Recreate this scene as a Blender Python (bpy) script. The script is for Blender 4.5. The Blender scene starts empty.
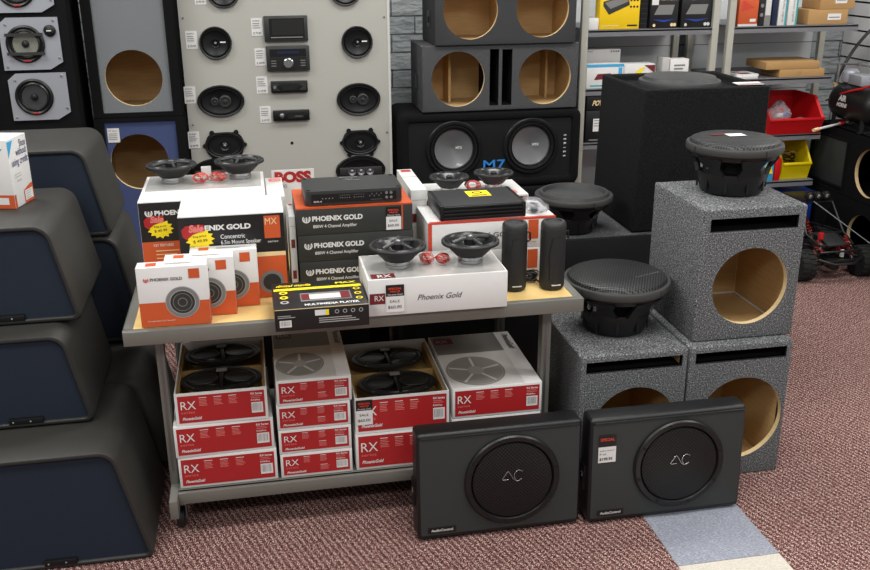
import bpy, bmesh, math, random
from math import pi, sin, cos, radians
from mathutils import Vector, Matrix
from mathutils.geometry import tessellate_polygon

sc = bpy.context.scene
COL = sc.collection
rnd = random.Random(7)

# ------------------------------------------------------------------ camera
CAM = Vector((0, 0, 1.70))
FPX = 947.0
_d = Vector((240 - 435, -58 - 285, FPX)).normalized()
_n = Vector((450 - 435, 2900 - 285, FPX)).normalized()
_n = (_n - _d * _n.dot(_d)).normalized()
_x = _d.cross(-_n)
R = Matrix((_x, _d, -_n))                      # camera (x right, y down, z forward) -> world
cam = bpy.data.objects.new('camera', bpy.data.cameras.new('camera'))
COL.objects.link(cam)
m3 = Matrix((R.col[0], -R.col[1], -R.col[2])).transposed()
cam.matrix_world = Matrix.Translation(CAM) @ m3.to_4x4()
cam.data.sensor_width = 36
cam.data.lens = FPX / 870 * 36
cam.data.clip_start = 0.05
sc.camera = cam

# ------------------------------------------------------------------ world, lights, exposure
w = bpy.data.worlds.new('world'); sc.world = w; w.use_nodes = True
w.node_tree.nodes['Background'].inputs[0].default_value = (0.97, 0.98, 1.0, 1)
w.node_tree.nodes['Background'].inputs[1].default_value = 0.19
def area(loc, sx, sy, e, rot=(0, 0, 0), col=(1, 0.98, 0.95)):
    l = bpy.data.lights.new('ceiling_lamp', 'AREA'); l.shape = 'RECTANGLE'; l.size = sx; l.size_y = sy
    l.energy = e; l.color = col
    o = bpy.data.objects.new('ceiling_lamp', l); COL.objects.link(o); o.location = loc; o.rotation_euler = rot
    return o
for lx in (-1.6, 0.9, 3.4):
    for ly in (-0.6, 1.6, 3.7):
        area((lx, ly, 3.0), 1.2, 0.6, 30)
sc.view_settings.view_transform = 'Standard'
sc.view_settings.look = 'None'
sc.view_settings.exposure = 0.35
sc.view_settings.gamma = 1
sc.view_settings.use_curve_mapping = False

def ray(x, y):
    return R @ Vector((x - 435, y - 285, FPX))
def at_y(x, y, Y):
    v = ray(x, y); return CAM + v * (Y / v.y)
def at_z(x, y, z):
    v = ray(x, y); return CAM + v * ((z - CAM.z) / v.z)

# ------------------------------------------------------------------ materials
def lin(c):
    return c / 12.92 if c <= 0.04045 else ((c + 0.055) / 1.055) ** 2.4
def rgb(h):
    h = h.lstrip('#'); return tuple(lin(int(h[i:i + 2], 16) / 255) for i in (0, 2, 4)) + (1,)
def mat(name, col, rough=0.5, metal=0.0, var=0.06, vscale=30, bump=0.0, bscale=200, spec=0.5, clear=0.0, alpha=1.0):
    m = bpy.data.materials.new(name); m.use_nodes = True
    nt = m.node_tree; N = nt.nodes; L = nt.links; b = N['Principled BSDF']
    c = rgb(col) if isinstance(col, str) else col
    tc = N.new('ShaderNodeTexCoord')
    n = N.new('ShaderNodeTexNoise'); n.inputs['Scale'].default_value = vscale; n.inputs['Detail'].default_value = 4
    L.new(tc.outputs['Object'], n.inputs['Vector'])
    mx = N.new('ShaderNodeMix'); mx.data_type = 'RGBA'
    mx.inputs[6].default_value = tuple(max(0, v * (1 - var)) for v in c[:3]) + (1,)
    mx.inputs[7].default_value = tuple(min(1, v * (1 + var)) for v in c[:3]) + (1,)
    L.new(n.outputs['Fac'], mx.inputs[0]); L.new(mx.outputs[2], b.inputs['Base Color'])
    b.inputs['Roughness'].default_value = rough; b.inputs['Metallic'].default_value = metal
    b.inputs['Specular IOR Level'].default_value = spec
    b.inputs['Coat Weight'].default_value = clear
    if alpha < 1: b.inputs['Alpha'].default_value = alpha
    if bump > 0:
        n2 = N.new('ShaderNodeTexNoise'); n2.inputs['Scale'].default_value = bscale; n2.inputs['Detail'].default_value = 2
        L.new(tc.outputs['Object'], n2.inputs['Vector'])
        bp = N.new('ShaderNodeBump'); bp.inputs['Strength'].default_value = bump; bp.inputs['Distance'].default_value = 0.002
        L.new(n2.outputs['Fac'], bp.inputs['Height']); L.new(bp.outputs[0], b.inputs['Normal'])
    return m
def speckle(name, stops, scale=260, rough=0.95, bump=0.6, detail=3, stretch=(1, 1, 1), rot=(0, 0, 0), dist=0.003):
    m = bpy.data.materials.new(name); m.use_nodes = True
    nt = m.node_tree; N = nt.nodes; L = nt.links; b = N['Principled BSDF']
    tc = N.new('ShaderNodeTexCoord'); mp = N.new('ShaderNodeMapping')
    mp.inputs['Scale'].default_value = stretch; mp.inputs['Rotation'].default_value = rot
    L.new(tc.outputs['Object'], mp.inputs[0])
    n = N.new('ShaderNodeTexNoise'); n.inputs['Scale'].default_value = scale; n.inputs['Detail'].default_value = detail
    n.inputs['Roughness'].default_value = 0.65
    L.new(mp.outputs[0], n.inputs['Vector'])
    r = N.new('ShaderNodeValToRGB')
    while len(r.color_ramp.elements) < len(stops): r.color_ramp.elements.new(0.5)
    for e, (p, c) in zip(r.color_ramp.elements, stops):
        e.position = p; e.color = rgb(c)
    L.new(n.outputs['Fac'], r.inputs[0]); L.new(r.outputs[0], b.inputs['Base Color'])
    b.inputs['Roughness'].default_value = rough; b.inputs['Specular IOR Level'].default_value = 0.15
    bp = N.new('ShaderNodeBump'); bp.inputs['Strength'].default_value = bump; bp.inputs['Distance'].default_value = dist
    L.new(n.outputs['Fac'], bp.inputs['Height']); L.new(bp.outputs[0], b.inputs['Normal'])
    return m
def meshmat(name, col, scale, plane='XY', rough=0.4, metal=0.3):
    """perforated metal grille: dots of dark in a lighter sheet"""
    m = bpy.data.materials.new(name); m.use_nodes = True
    nt = m.node_tree; N = nt.nodes; L = nt.links; b = N['Principled BSDF']
    tc = N.new('ShaderNodeTexCoord'); v = N.new('ShaderNodeTexVoronoi'); v.inputs['Scale'].default_value = scale
    v.inputs['Randomness'].default_value = 0.0
    v.voronoi_dimensions = '2D'
    sp = N.new('ShaderNodeSeparateXYZ'); cb = N.new('ShaderNodeCombineXYZ'); L.new(tc.outputs['Object'], sp.inputs[0])
    L.new(sp.outputs[plane[0]], cb.inputs['X']); L.new(sp.outputs[plane[1]], cb.inputs['Y'])
    mp = N.new('ShaderNodeMapping'); mp.inputs['Rotation'].default_value = (0, 0, 0.785); L.new(cb.outputs[0], mp.inputs[0])
    L.new(mp.outputs[0], v.inputs['Vector'])
    r = N.new('ShaderNodeValToRGB'); r.color_ramp.elements[0].position = 0.33; r.color_ramp.elements[0].color = rgb('#050505')
    r.color_ramp.elements[1].position = 0.43; r.color_ramp.elements[1].color = rgb(col)
    L.new(v.outputs['Distance'], r.inputs[0]); L.new(r.outputs[0], b.inputs['Base Color'])
    bp = N.new('ShaderNodeBump'); bp.inputs['Strength'].default_value = 0.5; bp.inputs['Distance'].default_value = 0.002
    L.new(v.outputs['Distance'], bp.inputs['Height']); L.new(bp.outputs[0], b.inputs['Normal'])
    b.inputs['Roughness'].default_value = rough; b.inputs['Metallic'].default_value = metal
    return m
def woodmat(name, c1, c2, rough=0.6):
    m = bpy.data.materials.new(name); m.use_nodes = True
    nt = m.node_tree; N = nt.nodes; L = nt.links; b = N['Principled BSDF']
    tc = N.new('ShaderNodeTexCoord'); mp = N.new('ShaderNodeMapping'); mp.inputs['Scale'].default_value = (3, 3, 40)
    L.new(tc.outputs['Object'], mp.inputs[0])
    n = N.new('ShaderNodeTexNoise'); n.inputs['Scale'].default_value = 4; n.inputs['Detail'].default_value = 6
    L.new(mp.outputs[0], n.inputs['Vector'])
    r = N.new('ShaderNodeValToRGB'); r.color_ramp.elements[0].color = rgb(c1); r.color_ramp.elements[1].color = rgb(c2)
    r.color_ramp.elements[0].position = 0.3; r.color_ramp.elements[1].position = 0.7
    L.new(n.outputs['Fac'], r.inputs[0]); L.new(r.outputs[0], b.inputs['Base Color'])
    b.inputs['Roughness'].default_value = rough
    return m

M = {}
M['carpet_grey'] = speckle('grey_carpet_covering', [(0.33, '#26282a'), (0.46, '#56585a'), (0.58, '#7b7d7e'), (0.70, '#c2c4c4')], 225)
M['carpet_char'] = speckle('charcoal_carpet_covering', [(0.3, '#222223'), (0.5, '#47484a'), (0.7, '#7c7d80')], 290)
M['carpet_black'] = speckle('black_carpet_covering', [(0.3, '#070808'), (0.5, '#0f1010'), (0.72, '#1f2021')], 240)
M['carpet_dual'] = mat('dark_grey_covering', '#343537', 0.85, var=0.1, bump=0.3, bscale=350)
M['cloth_grey'] = speckle('light_grey_weave', [(0.35, '#5e6163'), (0.5, '#767a7c'), (0.68, '#93979a')], 330, bump=0.3)
M['cloth_blue'] = speckle('blue_weave', [(0.35, '#343e5e'), (0.5, '#434e74'), (0.68, '#5a6690')], 330, bump=0.3)
M['wood'] = woodmat('mdf_inside', '#bf9a66', '#cba974')
M['wood_edge'] = woodmat('mdf_cut_edge', '#e3c48e', '#f0d8a8')
M['wood_top'] = woodmat('maple_board', '#e0bd76', '#ecce8c', 0.45)
M['metal'] = mat('grey_painted_metal', '#7c7c75', 0.42, 0.35, 0.04, 12, 0.05)
M['shelfmetal'] = mat('grey_shelf_enamel', '#75767a', 0.5, 0.1, 0.05, 8)
M['shelfpost'] = mat('pale_post_enamel', '#aeada2', 0.5, 0.1, 0.05, 8)
M['white'] = mat('white_card', '#dddcda', 0.55, var=0.02)
M['offwhite'] = mat('off_white_card', '#cfcecb', 0.55, var=0.03)
M['wrap'] = mat('plastic_wrapped_card', '#b9b8b4', 0.22, var=0.12, vscale=18, bump=0.5, bscale=25, clear=0.5)
M['red'] = mat('red_print', '#aa2023', 0.5, var=0.03)
M['redorange'] = mat('red_orange_print', '#c9402c', 0.5, var=0.03)
M['orange'] = mat('orange_print', '#c8562a', 0.5, var=0.03)
M['dkred'] = mat('dark_red_print', '#6e1c22', 0.5, var=0.03)
M['ink'] = mat('black_print', '#141414', 0.45, var=0.05)
M['inkgrey'] = mat('grey_print', '#7b7b79', 0.5, var=0.03)
M['lidgrey'] = mat('lid_grey_print', '#8f8d88', 0.5, var=0.03)
M['inkdim'] = mat('dim_print', '#a5a4a0', 0.5, var=0.03)
M['palered'] = mat('pale_red_print', '#dd7a74', 0.5, var=0.03)
M['yellow'] = mat('yellow_print', '#f4dc1e', 0.5, var=0.03)
M['boxyellow'] = mat('yellow_card', '#f0c808', 0.5, var=0.03)
M['boxblack'] = mat('black_card', '#18181a', 0.4, var=0.1)
M['boxdark'] = mat('charcoal_card', '#2f302e', 0.5, var=0.05)
M['cardboard'] = mat('brown_cardboard', '#b08a58', 0.8, var=0.08, vscale=20, bump=0.1)
M['cardinner'] = mat('kraft_tray', '#a38450', 0.8, var=0.1, vscale=20)
M['plastic'] = mat('black_plastic', '#111213', 0.38, var=0.1, bump=0.06, bscale=400)
M['matte'] = mat('matt_black_plastic', '#1b1c1d', 0.6, var=0.1, bump=0.15, bscale=500)
M['softgrey'] = mat('satin_dark_grey', '#2f3030', 0.4, var=0.06)
M['rubber'] = mat('rubber_surround', '#1a1b1c', 0.32, var=0.08)
M['rubbergrey'] = mat('grey_rubber_surround', '#3a3b3b', 0.42, var=0.08)
M['gasket'] = mat('grey_gasket', '#3b3b3a', 0.5, var=0.06)
M['void'] = mat('dark_void', '#050506', 0.9, var=0.1)
M['steel'] = mat('bright_steel', '#b9bbbd', 0.25, 0.9, 0.03)
M['steeldull'] = mat('dull_steel', '#7d7f81', 0.38, 0.8, 0.05)
M['silver'] = mat('silver_plate', '#a9adb4', 0.4, 0.35, 0.04, 6)
M['conegrey'] = mat('polypropylene_cone', '#3c3e40', 0.3, var=0.05)
M['coneblack'] = mat('black_cone', '#141516', 0.3, var=0.05)
M['alucone'] = mat('brushed_grey_cone', '#77797a', 0.3, 0.2, 0.03, clear=0.4)
M['felt'] = speckle('black_felt_covering', [(0.3, '#0f1010'), (0.5, '#191a1a'), (0.72, '#2a2b2b')], 240, bump=0.25)
M['panelback'] = mat('pale_grey_back_panel', '#d0d4d6', 0.6, var=0.06, vscale=3)
M['conesilver'] = mat('silver_cone', '#8a8c80', 0.35, 0.3, 0.05)
M['shell'] = mat('olive_grey_shell', '#33322f', 0.55, var=0.05, vscale=5, bump=0.25, bscale=600)
M['bezel'] = mat('dark_bezel', '#262726', 0.5, var=0.05)
M['navy'] = speckle('navy_grille_cloth', [(0.3, '#1b2029'), (0.5, '#262d39'), (0.7, '#333c4a')], 500, rough=0.8, bump=0.25)
M['vinyl'] = mat('charcoal_vinyl', '#303433', 0.55, var=0.04, vscale=8, bump=0.25, bscale=700)
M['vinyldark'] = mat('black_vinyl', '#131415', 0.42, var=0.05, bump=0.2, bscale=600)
M['board'] = mat('grey_display_laminate', '#aeada5', 0.6, var=0.02, vscale=400)
M['boardedge'] = mat('board_edge', '#c9c8c2', 0.6)
M['wirered'] = mat('red_wire', '#cc5042', 0.3, var=0.2, vscale=60)
M['binred'] = mat('red_bin_plastic', '#c4161c', 0.35, var=0.04)
M['binyellow'] = mat('yellow_bin_plastic', '#e8cf10', 0.35, var=0.04)
M['blue'] = mat('blue_plastic', '#1d3f9c', 0.4, var=0.06)
M['cyan'] = mat('cyan_print', '#3fa7d8', 0.5, var=0.04)
M['teal'] = mat('teal_print', '#2fa1a8', 0.5, var=0.04)
M['bluem7'] = mat('blue_decal', '#2f86d6', 0.5, var=0.04)
M['indigo'] = mat('indigo_print', '#2c2f6a', 0.5, var=0.04)
M['tyre'] = mat('tyre_rubber', '#141414', 0.85, var=0.1)
M['tile_blue'] = speckle('blue_grey_vinyl_tile', [(0.3, '#777c8b'), (0.5, '#90949f'), (0.72, '#b7bac2')], 110, rough=0.45, bump=0.05, stretch=(1, 3, 1))
M['tile_white'] = speckle('cream_vinyl_tile', [(0.3, '#bdb3a4'), (0.5, '#c9c2b7'), (0.7, '#dbd5ca')], 110, rough=0.45, bump=0.05, stretch=(1, 3, 1))
M['slat'] = mat('slatwall_laminate', '#eeeeee', 0.5, var=0.03)
M['knobblue'] = mat('dark_blue_plastic', '#14213f', 0.35, var=0.1)
# clear bag plastic
m = bpy.data.materials.new('clear_bag_film'); m.use_nodes = True
b = m.node_tree.nodes['Principled BSDF']; b.inputs['Base Color'].default_value = (0.85, 0.87, 0.9, 1)
b.inputs['Roughness'].default_value = 0.12; b.inputs['Alpha'].default_value = 0.45
_nz = m.node_tree.nodes.new('ShaderNodeTexNoise'); _nz.inputs['Scale'].default_value = 45
_bp = m.node_tree.nodes.new('ShaderNodeBump'); _bp.inputs['Strength'].default_value = 1; _bp.inputs['Distance'].default_value = 0.01
m.node_tree.links.new(_nz.outputs[0], _bp.inputs['Height']); m.node_tree.links.new(_bp.outputs[0], b.inputs['Normal'])
b.inputs['Alpha'].default_value = 0.3
M['film'] = m
M['mesh'] = meshmat('fine_perforated_grille', '#242626', 125, 'XZ')
M['meshbig'] = meshmat('perforated_grille', '#464747', 120, 'XY')
# fluted / woven burgundy floor carpet
def floor_carpet():
    m = bpy.data.materials.new('burgundy_loop_carpet'); m.use_nodes = True
    nt = m.node_tree; N = nt.nodes; L = nt.links; b = N['Principled BSDF']
    tc = N.new('ShaderNodeTexCoord')
    mp = N.new('ShaderNodeMapping'); mp.inputs['Rotation'].default_value = (0, 0, radians(38)); mp.inputs['Scale'].default_value = (1, 0.5, 1)
    L.new(tc.outputs['Object'], mp.inputs[0])
    n = N.new('ShaderNodeTexNoise'); n.inputs['Scale'].default_value = 330; n.inputs['Detail'].default_value = 3.0
    L.new(mp.outputs[0], n.inputs['Vector'])
    wv = N.new('ShaderNodeTexWave'); wv.wave_type = 'BANDS'; wv.inputs['Scale'].default_value = 17; wv.inputs['Distortion'].default_value = 5
    wv.inputs['Detail'].default_value = 2; wv.inputs['Detail Scale'].default_value = 9
    mp2 = N.new('ShaderNodeMapping'); mp2.inputs['Rotation'].default_value = (0, 0, radians(-20))
    L.new(tc.outputs['Object'], mp2.inputs[0]); L.new(mp2.outputs[0], wv.inputs['Vector'])
    ad = N.new('ShaderNodeMath'); ad.operation = 'MULTIPLY_ADD'; ad.inputs[1].default_value = 0.13
    L.new(wv.outputs['Fac'], ad.inputs[0]); L.new(n.outputs['Fac'], ad.inputs[2])
    r = N.new('ShaderNodeValToRGB')
    for _ in range(3): r.color_ramp.elements.new(0.5)
    for e, (p, c) in zip(r.color_ramp.elements, [(0.42, '#241415'), (0.52, '#5c3739'), (0.59, '#7d5654'), (0.655, '#ac8a80'), (0.73, '#e2d1c3')]):
        e.position = p; e.color = rgb(c)
    L.new(ad.outputs[0], r.inputs[0]); L.new(r.outputs[0], b.inputs['Base Color'])
    b.inputs['Roughness'].default_value = 0.95; b.inputs['Specular IOR Level'].default_value = 0.1
    bp = N.new('ShaderNodeBump'); bp.inputs['Strength'].default_value = 0.7; bp.inputs['Distance'].default_value = 0.004
    L.new(ad.outputs[0], bp.inputs['Height']); L.new(bp.outputs[0], b.inputs['Normal'])
    return m
M['floor'] = floor_carpet()
def stone():
    m = bpy.data.materials.new('grey_split_stone'); m.use_nodes = True
    nt = m.node_tree; N = nt.nodes; L = nt.links; b = N['Principled BSDF']
    tc = N.new('ShaderNodeTexCoord'); sp = N.new('ShaderNodeSeparateXYZ'); cb = N.new('ShaderNodeCombineXYZ')
    L.new(tc.outputs['Object'], sp.inputs[0]); L.new(sp.outputs['X'], cb.inputs['X']); L.new(sp.outputs['Z'], cb.inputs['Y'])
    br = N.new('ShaderNodeTexBrick'); br.inputs['Scale'].default_value = 1.0
    br.inputs['Brick Width'].default_value = 0.27; br.inputs['Row Height'].default_value = 0.1
    br.inputs['Mortar Size'].default_value = 0.004; br.inputs['Mortar Smooth'].default_value = 0.3
    br.inputs['Color1'].default_value = rgb('#a3a8a9'); br.inputs['Color2'].default_value = rgb('#93999b'); br.inputs['Mortar'].default_value = rgb('#54585a')
    L.new(cb.outputs[0], br.inputs['Vector'])
    n = N.new('ShaderNodeTexNoise'); n.inputs['Scale'].default_value = 14; n.inputs['Detail'].default_value = 7
    mp = N.new('ShaderNodeMapping'); mp.inputs['Scale'].default_value = (1, 1, 2.5)
    L.new(tc.outputs['Object'], mp.inputs[0]); L.new(mp.outputs[0], n.inputs['Vector'])
    mx = N.new('ShaderNodeMix'); mx.data_type = 'RGBA'; mx.blend_type = 'OVERLAY'; mx.inputs[0].default_value = 0.35
    L.new(br.outputs['Color'], mx.inputs[6]); L.new(n.outputs['Fac'], mx.inputs[7]); L.new(mx.outputs[2], b.inputs['Base Color'])
    sb = N.new('ShaderNodeMath'); sb.operation = 'MULTIPLY_ADD'; sb.inputs[1].default_value = -0.7
    L.new(br.outputs['Fac'], sb.inputs[0]); L.new(n.outputs['Fac'], sb.inputs[2])
    bp = N.new('ShaderNodeBump'); bp.inputs['Strength'].default_value = 1; bp.inputs['Distance'].default_value = 0.02
    L.new(sb.outputs[0], bp.inputs['Height']); L.new(bp.outputs[0], b.inputs['Normal'])
    b.inputs['Roughness'].default_value = 0.75
    return m
M['stone'] = stone()

# ------------------------------------------------------------------ mesh builder
_tcache = {}
def _text(s, bold):
    k = (s, bold)
    if k in _tcache: return _tcache[k]
    cu = bpy.data.curves.new('t', 'FONT'); cu.body = s; cu.size = 1; cu.resolution_u = 3; cu.offset = bold
    o = bpy.data.objects.new('t', cu); COL.objects.link(o); bpy.context.view_layer.update()
    me = bpy.data.meshes.new_from_object(o.evaluated_get(bpy.context.evaluated_depsgraph_get()))
    vs = [v.co.copy() for v in me.vertices]; fs = [tuple(p.vertices) for p in me.polygons]
    bpy.data.objects.remove(o); bpy.data.curves.remove(cu); bpy.data.meshes.remove(me)
    x0 = min((v.x for v in vs), default=0); x1 = max((v.x for v in vs), default=1)
    _tcache[k] = (vs, fs, x0, x1); return _tcache[k]

I4 = Matrix.Identity(4)
def FR(x=0, y=0, z=0):            # plane facing -Y: u=+X, v=+Z, outwards=-Y
    return Matrix(((1, 0, 0, x), (0, 0, -1, y), (0, 1, 0, z), (0, 0, 0, 1)))
def TP(x=0, y=0, z=0): return Matrix.Translation((x, y, z))
def LF(x=0, y=0, z=0):            # plane facing -X: u=-Y, v=+Z, outwards=-X
    return Matrix(((0, 0, -1, x), (-1, 0, 0, y), (0, 1, 0, z), (0, 0, 0, 1)))
def T(x=0, y=0, z=0): return Matrix.Translation((x, y, z))

class MB:
    def __init__(s): s.v = []; s.f = []; s.m = []; s.mats = []
    def mi(s, m):
        m = M[m] if isinstance(m, str) else m
        if m not in s.mats: s.mats.append(m)
        return s.mats.index(m)
    def add(s, vs, fs, m, X=I4):
        o = len(s.v); s.v += [X @ Vector(v) for v in vs]; i = s.mi(m)
        flip = X.determinant() < 0
        for f in fs:
            g = [o + k for k in f]
            if flip: g.reverse()
            s.f.append(g); s.m.append(i)
        return s
    def box(s, x0, x1, y0, y1, z0, z1, m, X=I4):
        vs = [(x0, y0, z0), (x1, y0, z0), (x1, y1, z0), (x0, y1, z0), (x0, y0, z1), (x1, y0, z1), (x1, y1, z1), (x0, y1, z1)]
        return s.add(vs, [(3, 2, 1, 0), (4, 5, 6, 7), (0, 1, 5, 4), (1, 2, 6, 5), (2, 3, 7, 6), (3, 0, 4, 7)], m, X)
    def cbox(s, c, d, m, X=I4):
        return s.box(c[0] - d[0] / 2, c[0] + d[0] / 2, c[1] - d[1] / 2, c[1] + d[1] / 2, c[2] - d[2] / 2, c[2] + d[2] / 2, m, X)
    def rect(s, u0, u1, v0, v1, m, X, w=0.0006):
        return s.add([(u0, v0, w), (u1, v0, w), (u1, v1, w), (u0, v1, w)], [(0, 1, 2, 3)], m, X)
    def poly(s, pts, m, X, w=0.0006):
        t = tessellate_polygon([[Vector((p[0], p[1], 0)) for p in pts]])
        fs = []
        for a, b_, c in t:
            ar = (pts[b_][0] - pts[a][0]) * (pts[c][1] - pts[a][1]) - (pts[b_][1] - pts[a][1]) * (pts[c][0] - pts[a][0])
            fs.append((a, b_, c) if ar > 0 else (a, c, b_))
        return s.add([(p[0], p[1], w) for p in pts], fs, m, X)
    def disc(s, u, v, r, m, X, w=0.0006, n=32, sy=1, r2=0):
        if r2 == 0:
            return s.add([(u + r * cos(2 * pi * i / n), v + r * sy * sin(2 * pi * i / n), w) for i in range(n)], [tuple(range(n))], m, X)
        vs = [(u + q * cos(2 * pi * i / n), v + q * sy * sin(2 * pi * i / n), w) for q in (r, r2) for i in range(n)]
        return s.add(vs, [(i, (i + 1) % n, n + (i + 1) % n, n + i) for i in range(n)], m, X)
    def text(s, t, u, v, h, m, X, w=0.0012, width=None, shear=0, bold=0.0, align='L', rot=0):
        vs, fs, x0, x1 = _text(t, bold); k = h / 0.7
        kx = width / (x1 - x0) if width else k
        ln = (x1 - x0) * kx
        off = {'L': 0, 'C': -ln / 2, 'R': -ln}[align]
        out = []
        for p in vs:
            a = (p.x - x0) * kx + off + shear * p.y * k; b_ = p.y * k
            a, b_ = a * cos(rot) - b_ * sin(rot), a * sin(rot) + b_ * cos(rot)
            out.append((u + a, v + b_, w))
        return s.add(out, fs, m, X)
    def lathe(s, prof, m, X=I4, n=48, sy=1.0, cap0=True, cap1=True, n_fn=None):
        vs = []; fs = []; ms = []
        for (r, z) in prof:
            for i in range(n):
                a = 2 * pi * i / n; vs.append((r * cos(a), r * sy * sin(a), z))
        k = len(prof)
        for j in range(k - 1):
            for i in range(n):
                fs.append((j * n + i, j * n + (i + 1) % n, (j + 1) * n + (i + 1) % n, (j + 1) * n + i))
        if cap0 and prof[0][0] > 1e-6: fs.append(tuple(reversed(range(n))))
        if cap1 and prof[-1][0] > 1e-6: fs.append(tuple((k - 1) * n + i for i in range(n)))
        return s.add(vs, fs, m, X)
    def tube(s, pts, r, m, X=I4, n=8, closed=False):
        pts = [Vector(p) for p in pts]; k = len(pts); vs = []; fs = []
        up = Vector((0, 0, 1))
        prev = None
        for i, p in enumerate(pts):
            if closed: t = pts[(i + 1) % k] - pts[i - 1]
            else: t = pts[min(i + 1, k - 1)] - pts[max(i - 1, 0)]
            t.normalize()
            if prev is None: a = t.cross(up if abs(t.z) < 0.9 else Vector((1, 0, 0)))
            else: a = prev - t * prev.dot(t)
            a.normalize(); prev = a; b_ = t.cross(a)
            rr = r[i] if isinstance(r, (list, tuple)) else r
            for q in range(n):
                an = 2 * pi * q / n; vs.append(tuple(p + (a * cos(an) + b_ * sin(an)) * rr))
        for i in range(k if closed else k - 1):
            j = (i + 1) % k
            for q in range(n): fs.append((i * n + q, i * n + (q + 1) % n, j * n + (q + 1) % n, j * n + q))
        if not closed: fs.append(tuple(reversed(range(n)))); fs.append(tuple((k - 1) * n + q for q in range(n)))
        return s.add(vs, fs, m, X)
    def plate(s, outer, holes, t, mf, me, mb_, X, ledge=None):
        """flat plate in uv with real holes; front at w=0, back at w=-t. me = hole edge material, ledge = outer edge material"""
        loops = [outer] + holes
        flat = [p for l in loops for p in l]
        tr = tessellate_polygon([[Vector((p[0], p[1], 0)) for p in l] for l in loops])
        ff = []; fb = []
        for a, b_, c in tr:
            ar = (flat[b_][0] - flat[a][0]) * (flat[c][1] - flat[a][1]) - (flat[b_][1] - flat[a][1]) * (flat[c][0] - flat[a][0])
            if abs(ar) < 1e-12: continue
            q = (a, b_, c) if ar > 0 else (a, c, b_)
            ff.append(q); fb.append(tuple(reversed(q)))
        s.add([(p[0], p[1], 0) for p in flat], ff, mf, X)
        s.add([(p[0], p[1], -t) for p in flat], fb, mb_, X)
        for li, l in enumerate(loops):
            n = len(l); vs = [(p[0], p[1], 0) for p in l] + [(p[0], p[1], -t) for p in l]
            ar = sum(l[i][0] * l[(i + 1) % n][1] - l[(i + 1) % n][0] * l[i][1] for i in range(n))
            cc = (ar > 0) == (li == 0)
            fs = [((i, n + i, n + (i + 1) % n, (i + 1) % n) if cc else (i, (i + 1) % n, n + (i + 1) % n, n + i)) for i in range(n)]
            s.add(vs, fs, (ledge or mf) if li == 0 else me, X)
        return s
    def loft(s, rings, m, X=I4, cap0=True, cap1=True):
        n = len(rings[0]); vs = [p for r_ in rings for p in r_]; fs = []
        for j in range(len(rings) - 1):
            for i in range(n): fs.append((j * n + i, j * n + (i + 1) % n, (j + 1) * n + (i + 1) % n, (j + 1) * n + i))
        if cap0: fs.append(tuple(reversed(range(n))))
        if cap1: fs.append(tuple((len(rings) - 1) * n + i for i in range(n)))
        return s.add(vs, fs, m, X)
    def build(s, name, parent=None, bevel=0, seg=2, filt=None, smooth=True, ang=38):
        me = bpy.data.meshes.new(name); me.from_pydata([tuple(v) for v in s.v], [], s.f)
        for m in s.mats: me.materials.append(m)
        for p, i in zip(me.polygons, s.m): p.material_index = i
        if bevel:
            bm = bmesh.new(); bm.from_mesh(me); bmesh.ops.remove_doubles(bm, verts=bm.verts, dist=1e-5)
            es = [e for e in bm.edges if len(e.link_faces) == 2 and e.calc_face_angle(0) > radians(40) and (filt is None or filt(e))]
            bmesh.ops.bevel(bm, geom=es, offset=bevel, segments=seg, profile=0.5, affect='EDGES', clamp_overlap=True)
            bm.to_mesh(me); bm.free()
        if smooth:
            for p in me.polygons: p.use_smooth = True
            me.set_sharp_from_angle(angle=radians(ang))
        me.update()
        o = bpy.data.objects.new(name, me); COL.objects.link(o)
        if parent: o.parent = parent
        return o

def tag(o, label=None, cat=None, group=None, kind=None):
    if label: o['label'] = label
    if cat: o['category'] = cat
    if group: o['group'] = group
    if kind: o['kind'] = kind
    return o
def thing(name, label, cat, loc=(0, 0, 0), rz=0, group=None, rx=0, ry=0):
    o = bpy.data.objects.new(name, None); COL.objects.link(o); o.empty_display_size = 0.05
    o.location = loc; o.rotation_euler = (rx, ry, rz)
    return tag(o, label, cat, group)
def dup(root, loc, rz=None, label=None, group=None):
    def cp(o, par):
        c = o.copy(); COL.objects.link(c)
        if par: c.parent = par
        for ch in list(o.children): cp(ch, c)
        return c
    r = cp(root, None); r.location = loc
    if rz is not None: r.rotation_euler.z = rz
    if label: r['label'] = label
    if group: r['group'] = group
    return r
def struct(mb, name, **k):
    return tag(mb.build(name, **k), kind='structure')

def circle(cx, cy, r, n=48, sy=1): return [(cx + r * cos(2 * pi * i / n), cy + r * sy * sin(2 * pi * i / n)) for i in range(n)]
def rectp(x0, x1, y0, y1): return [(x0, y0), (x1, y0), (x1, y1), (x0, y1)]
def round_poly(pts, r, n=6):
    out = []; k = len(pts)
    for i in range(k):
        p = Vector(pts[i]); a = (Vector(pts[i - 1]) - p).normalized(); b_ = (Vector(pts[(i + 1) % k]) - p).normalized()
        th = a.angle(b_); rr = r[i] if isinstance(r, (list, tuple)) else r
        d = rr / math.tan(th / 2); c = p + (a + b_).normalized() * (rr / sin(th / 2))
        s0 = p + a * d - c; s1 = p + b_ * d - c
        a0 = math.atan2(s0.y, s0.x); a1 = math.atan2(s1.y, s1.x); da = (a1 - a0 + pi) % (2 * pi) - pi
        for j in range(n + 1):
            t = a0 + da * j / n; out.append((c.x + rr * cos(t), c.y + rr * sin(t)))
    return out
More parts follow.
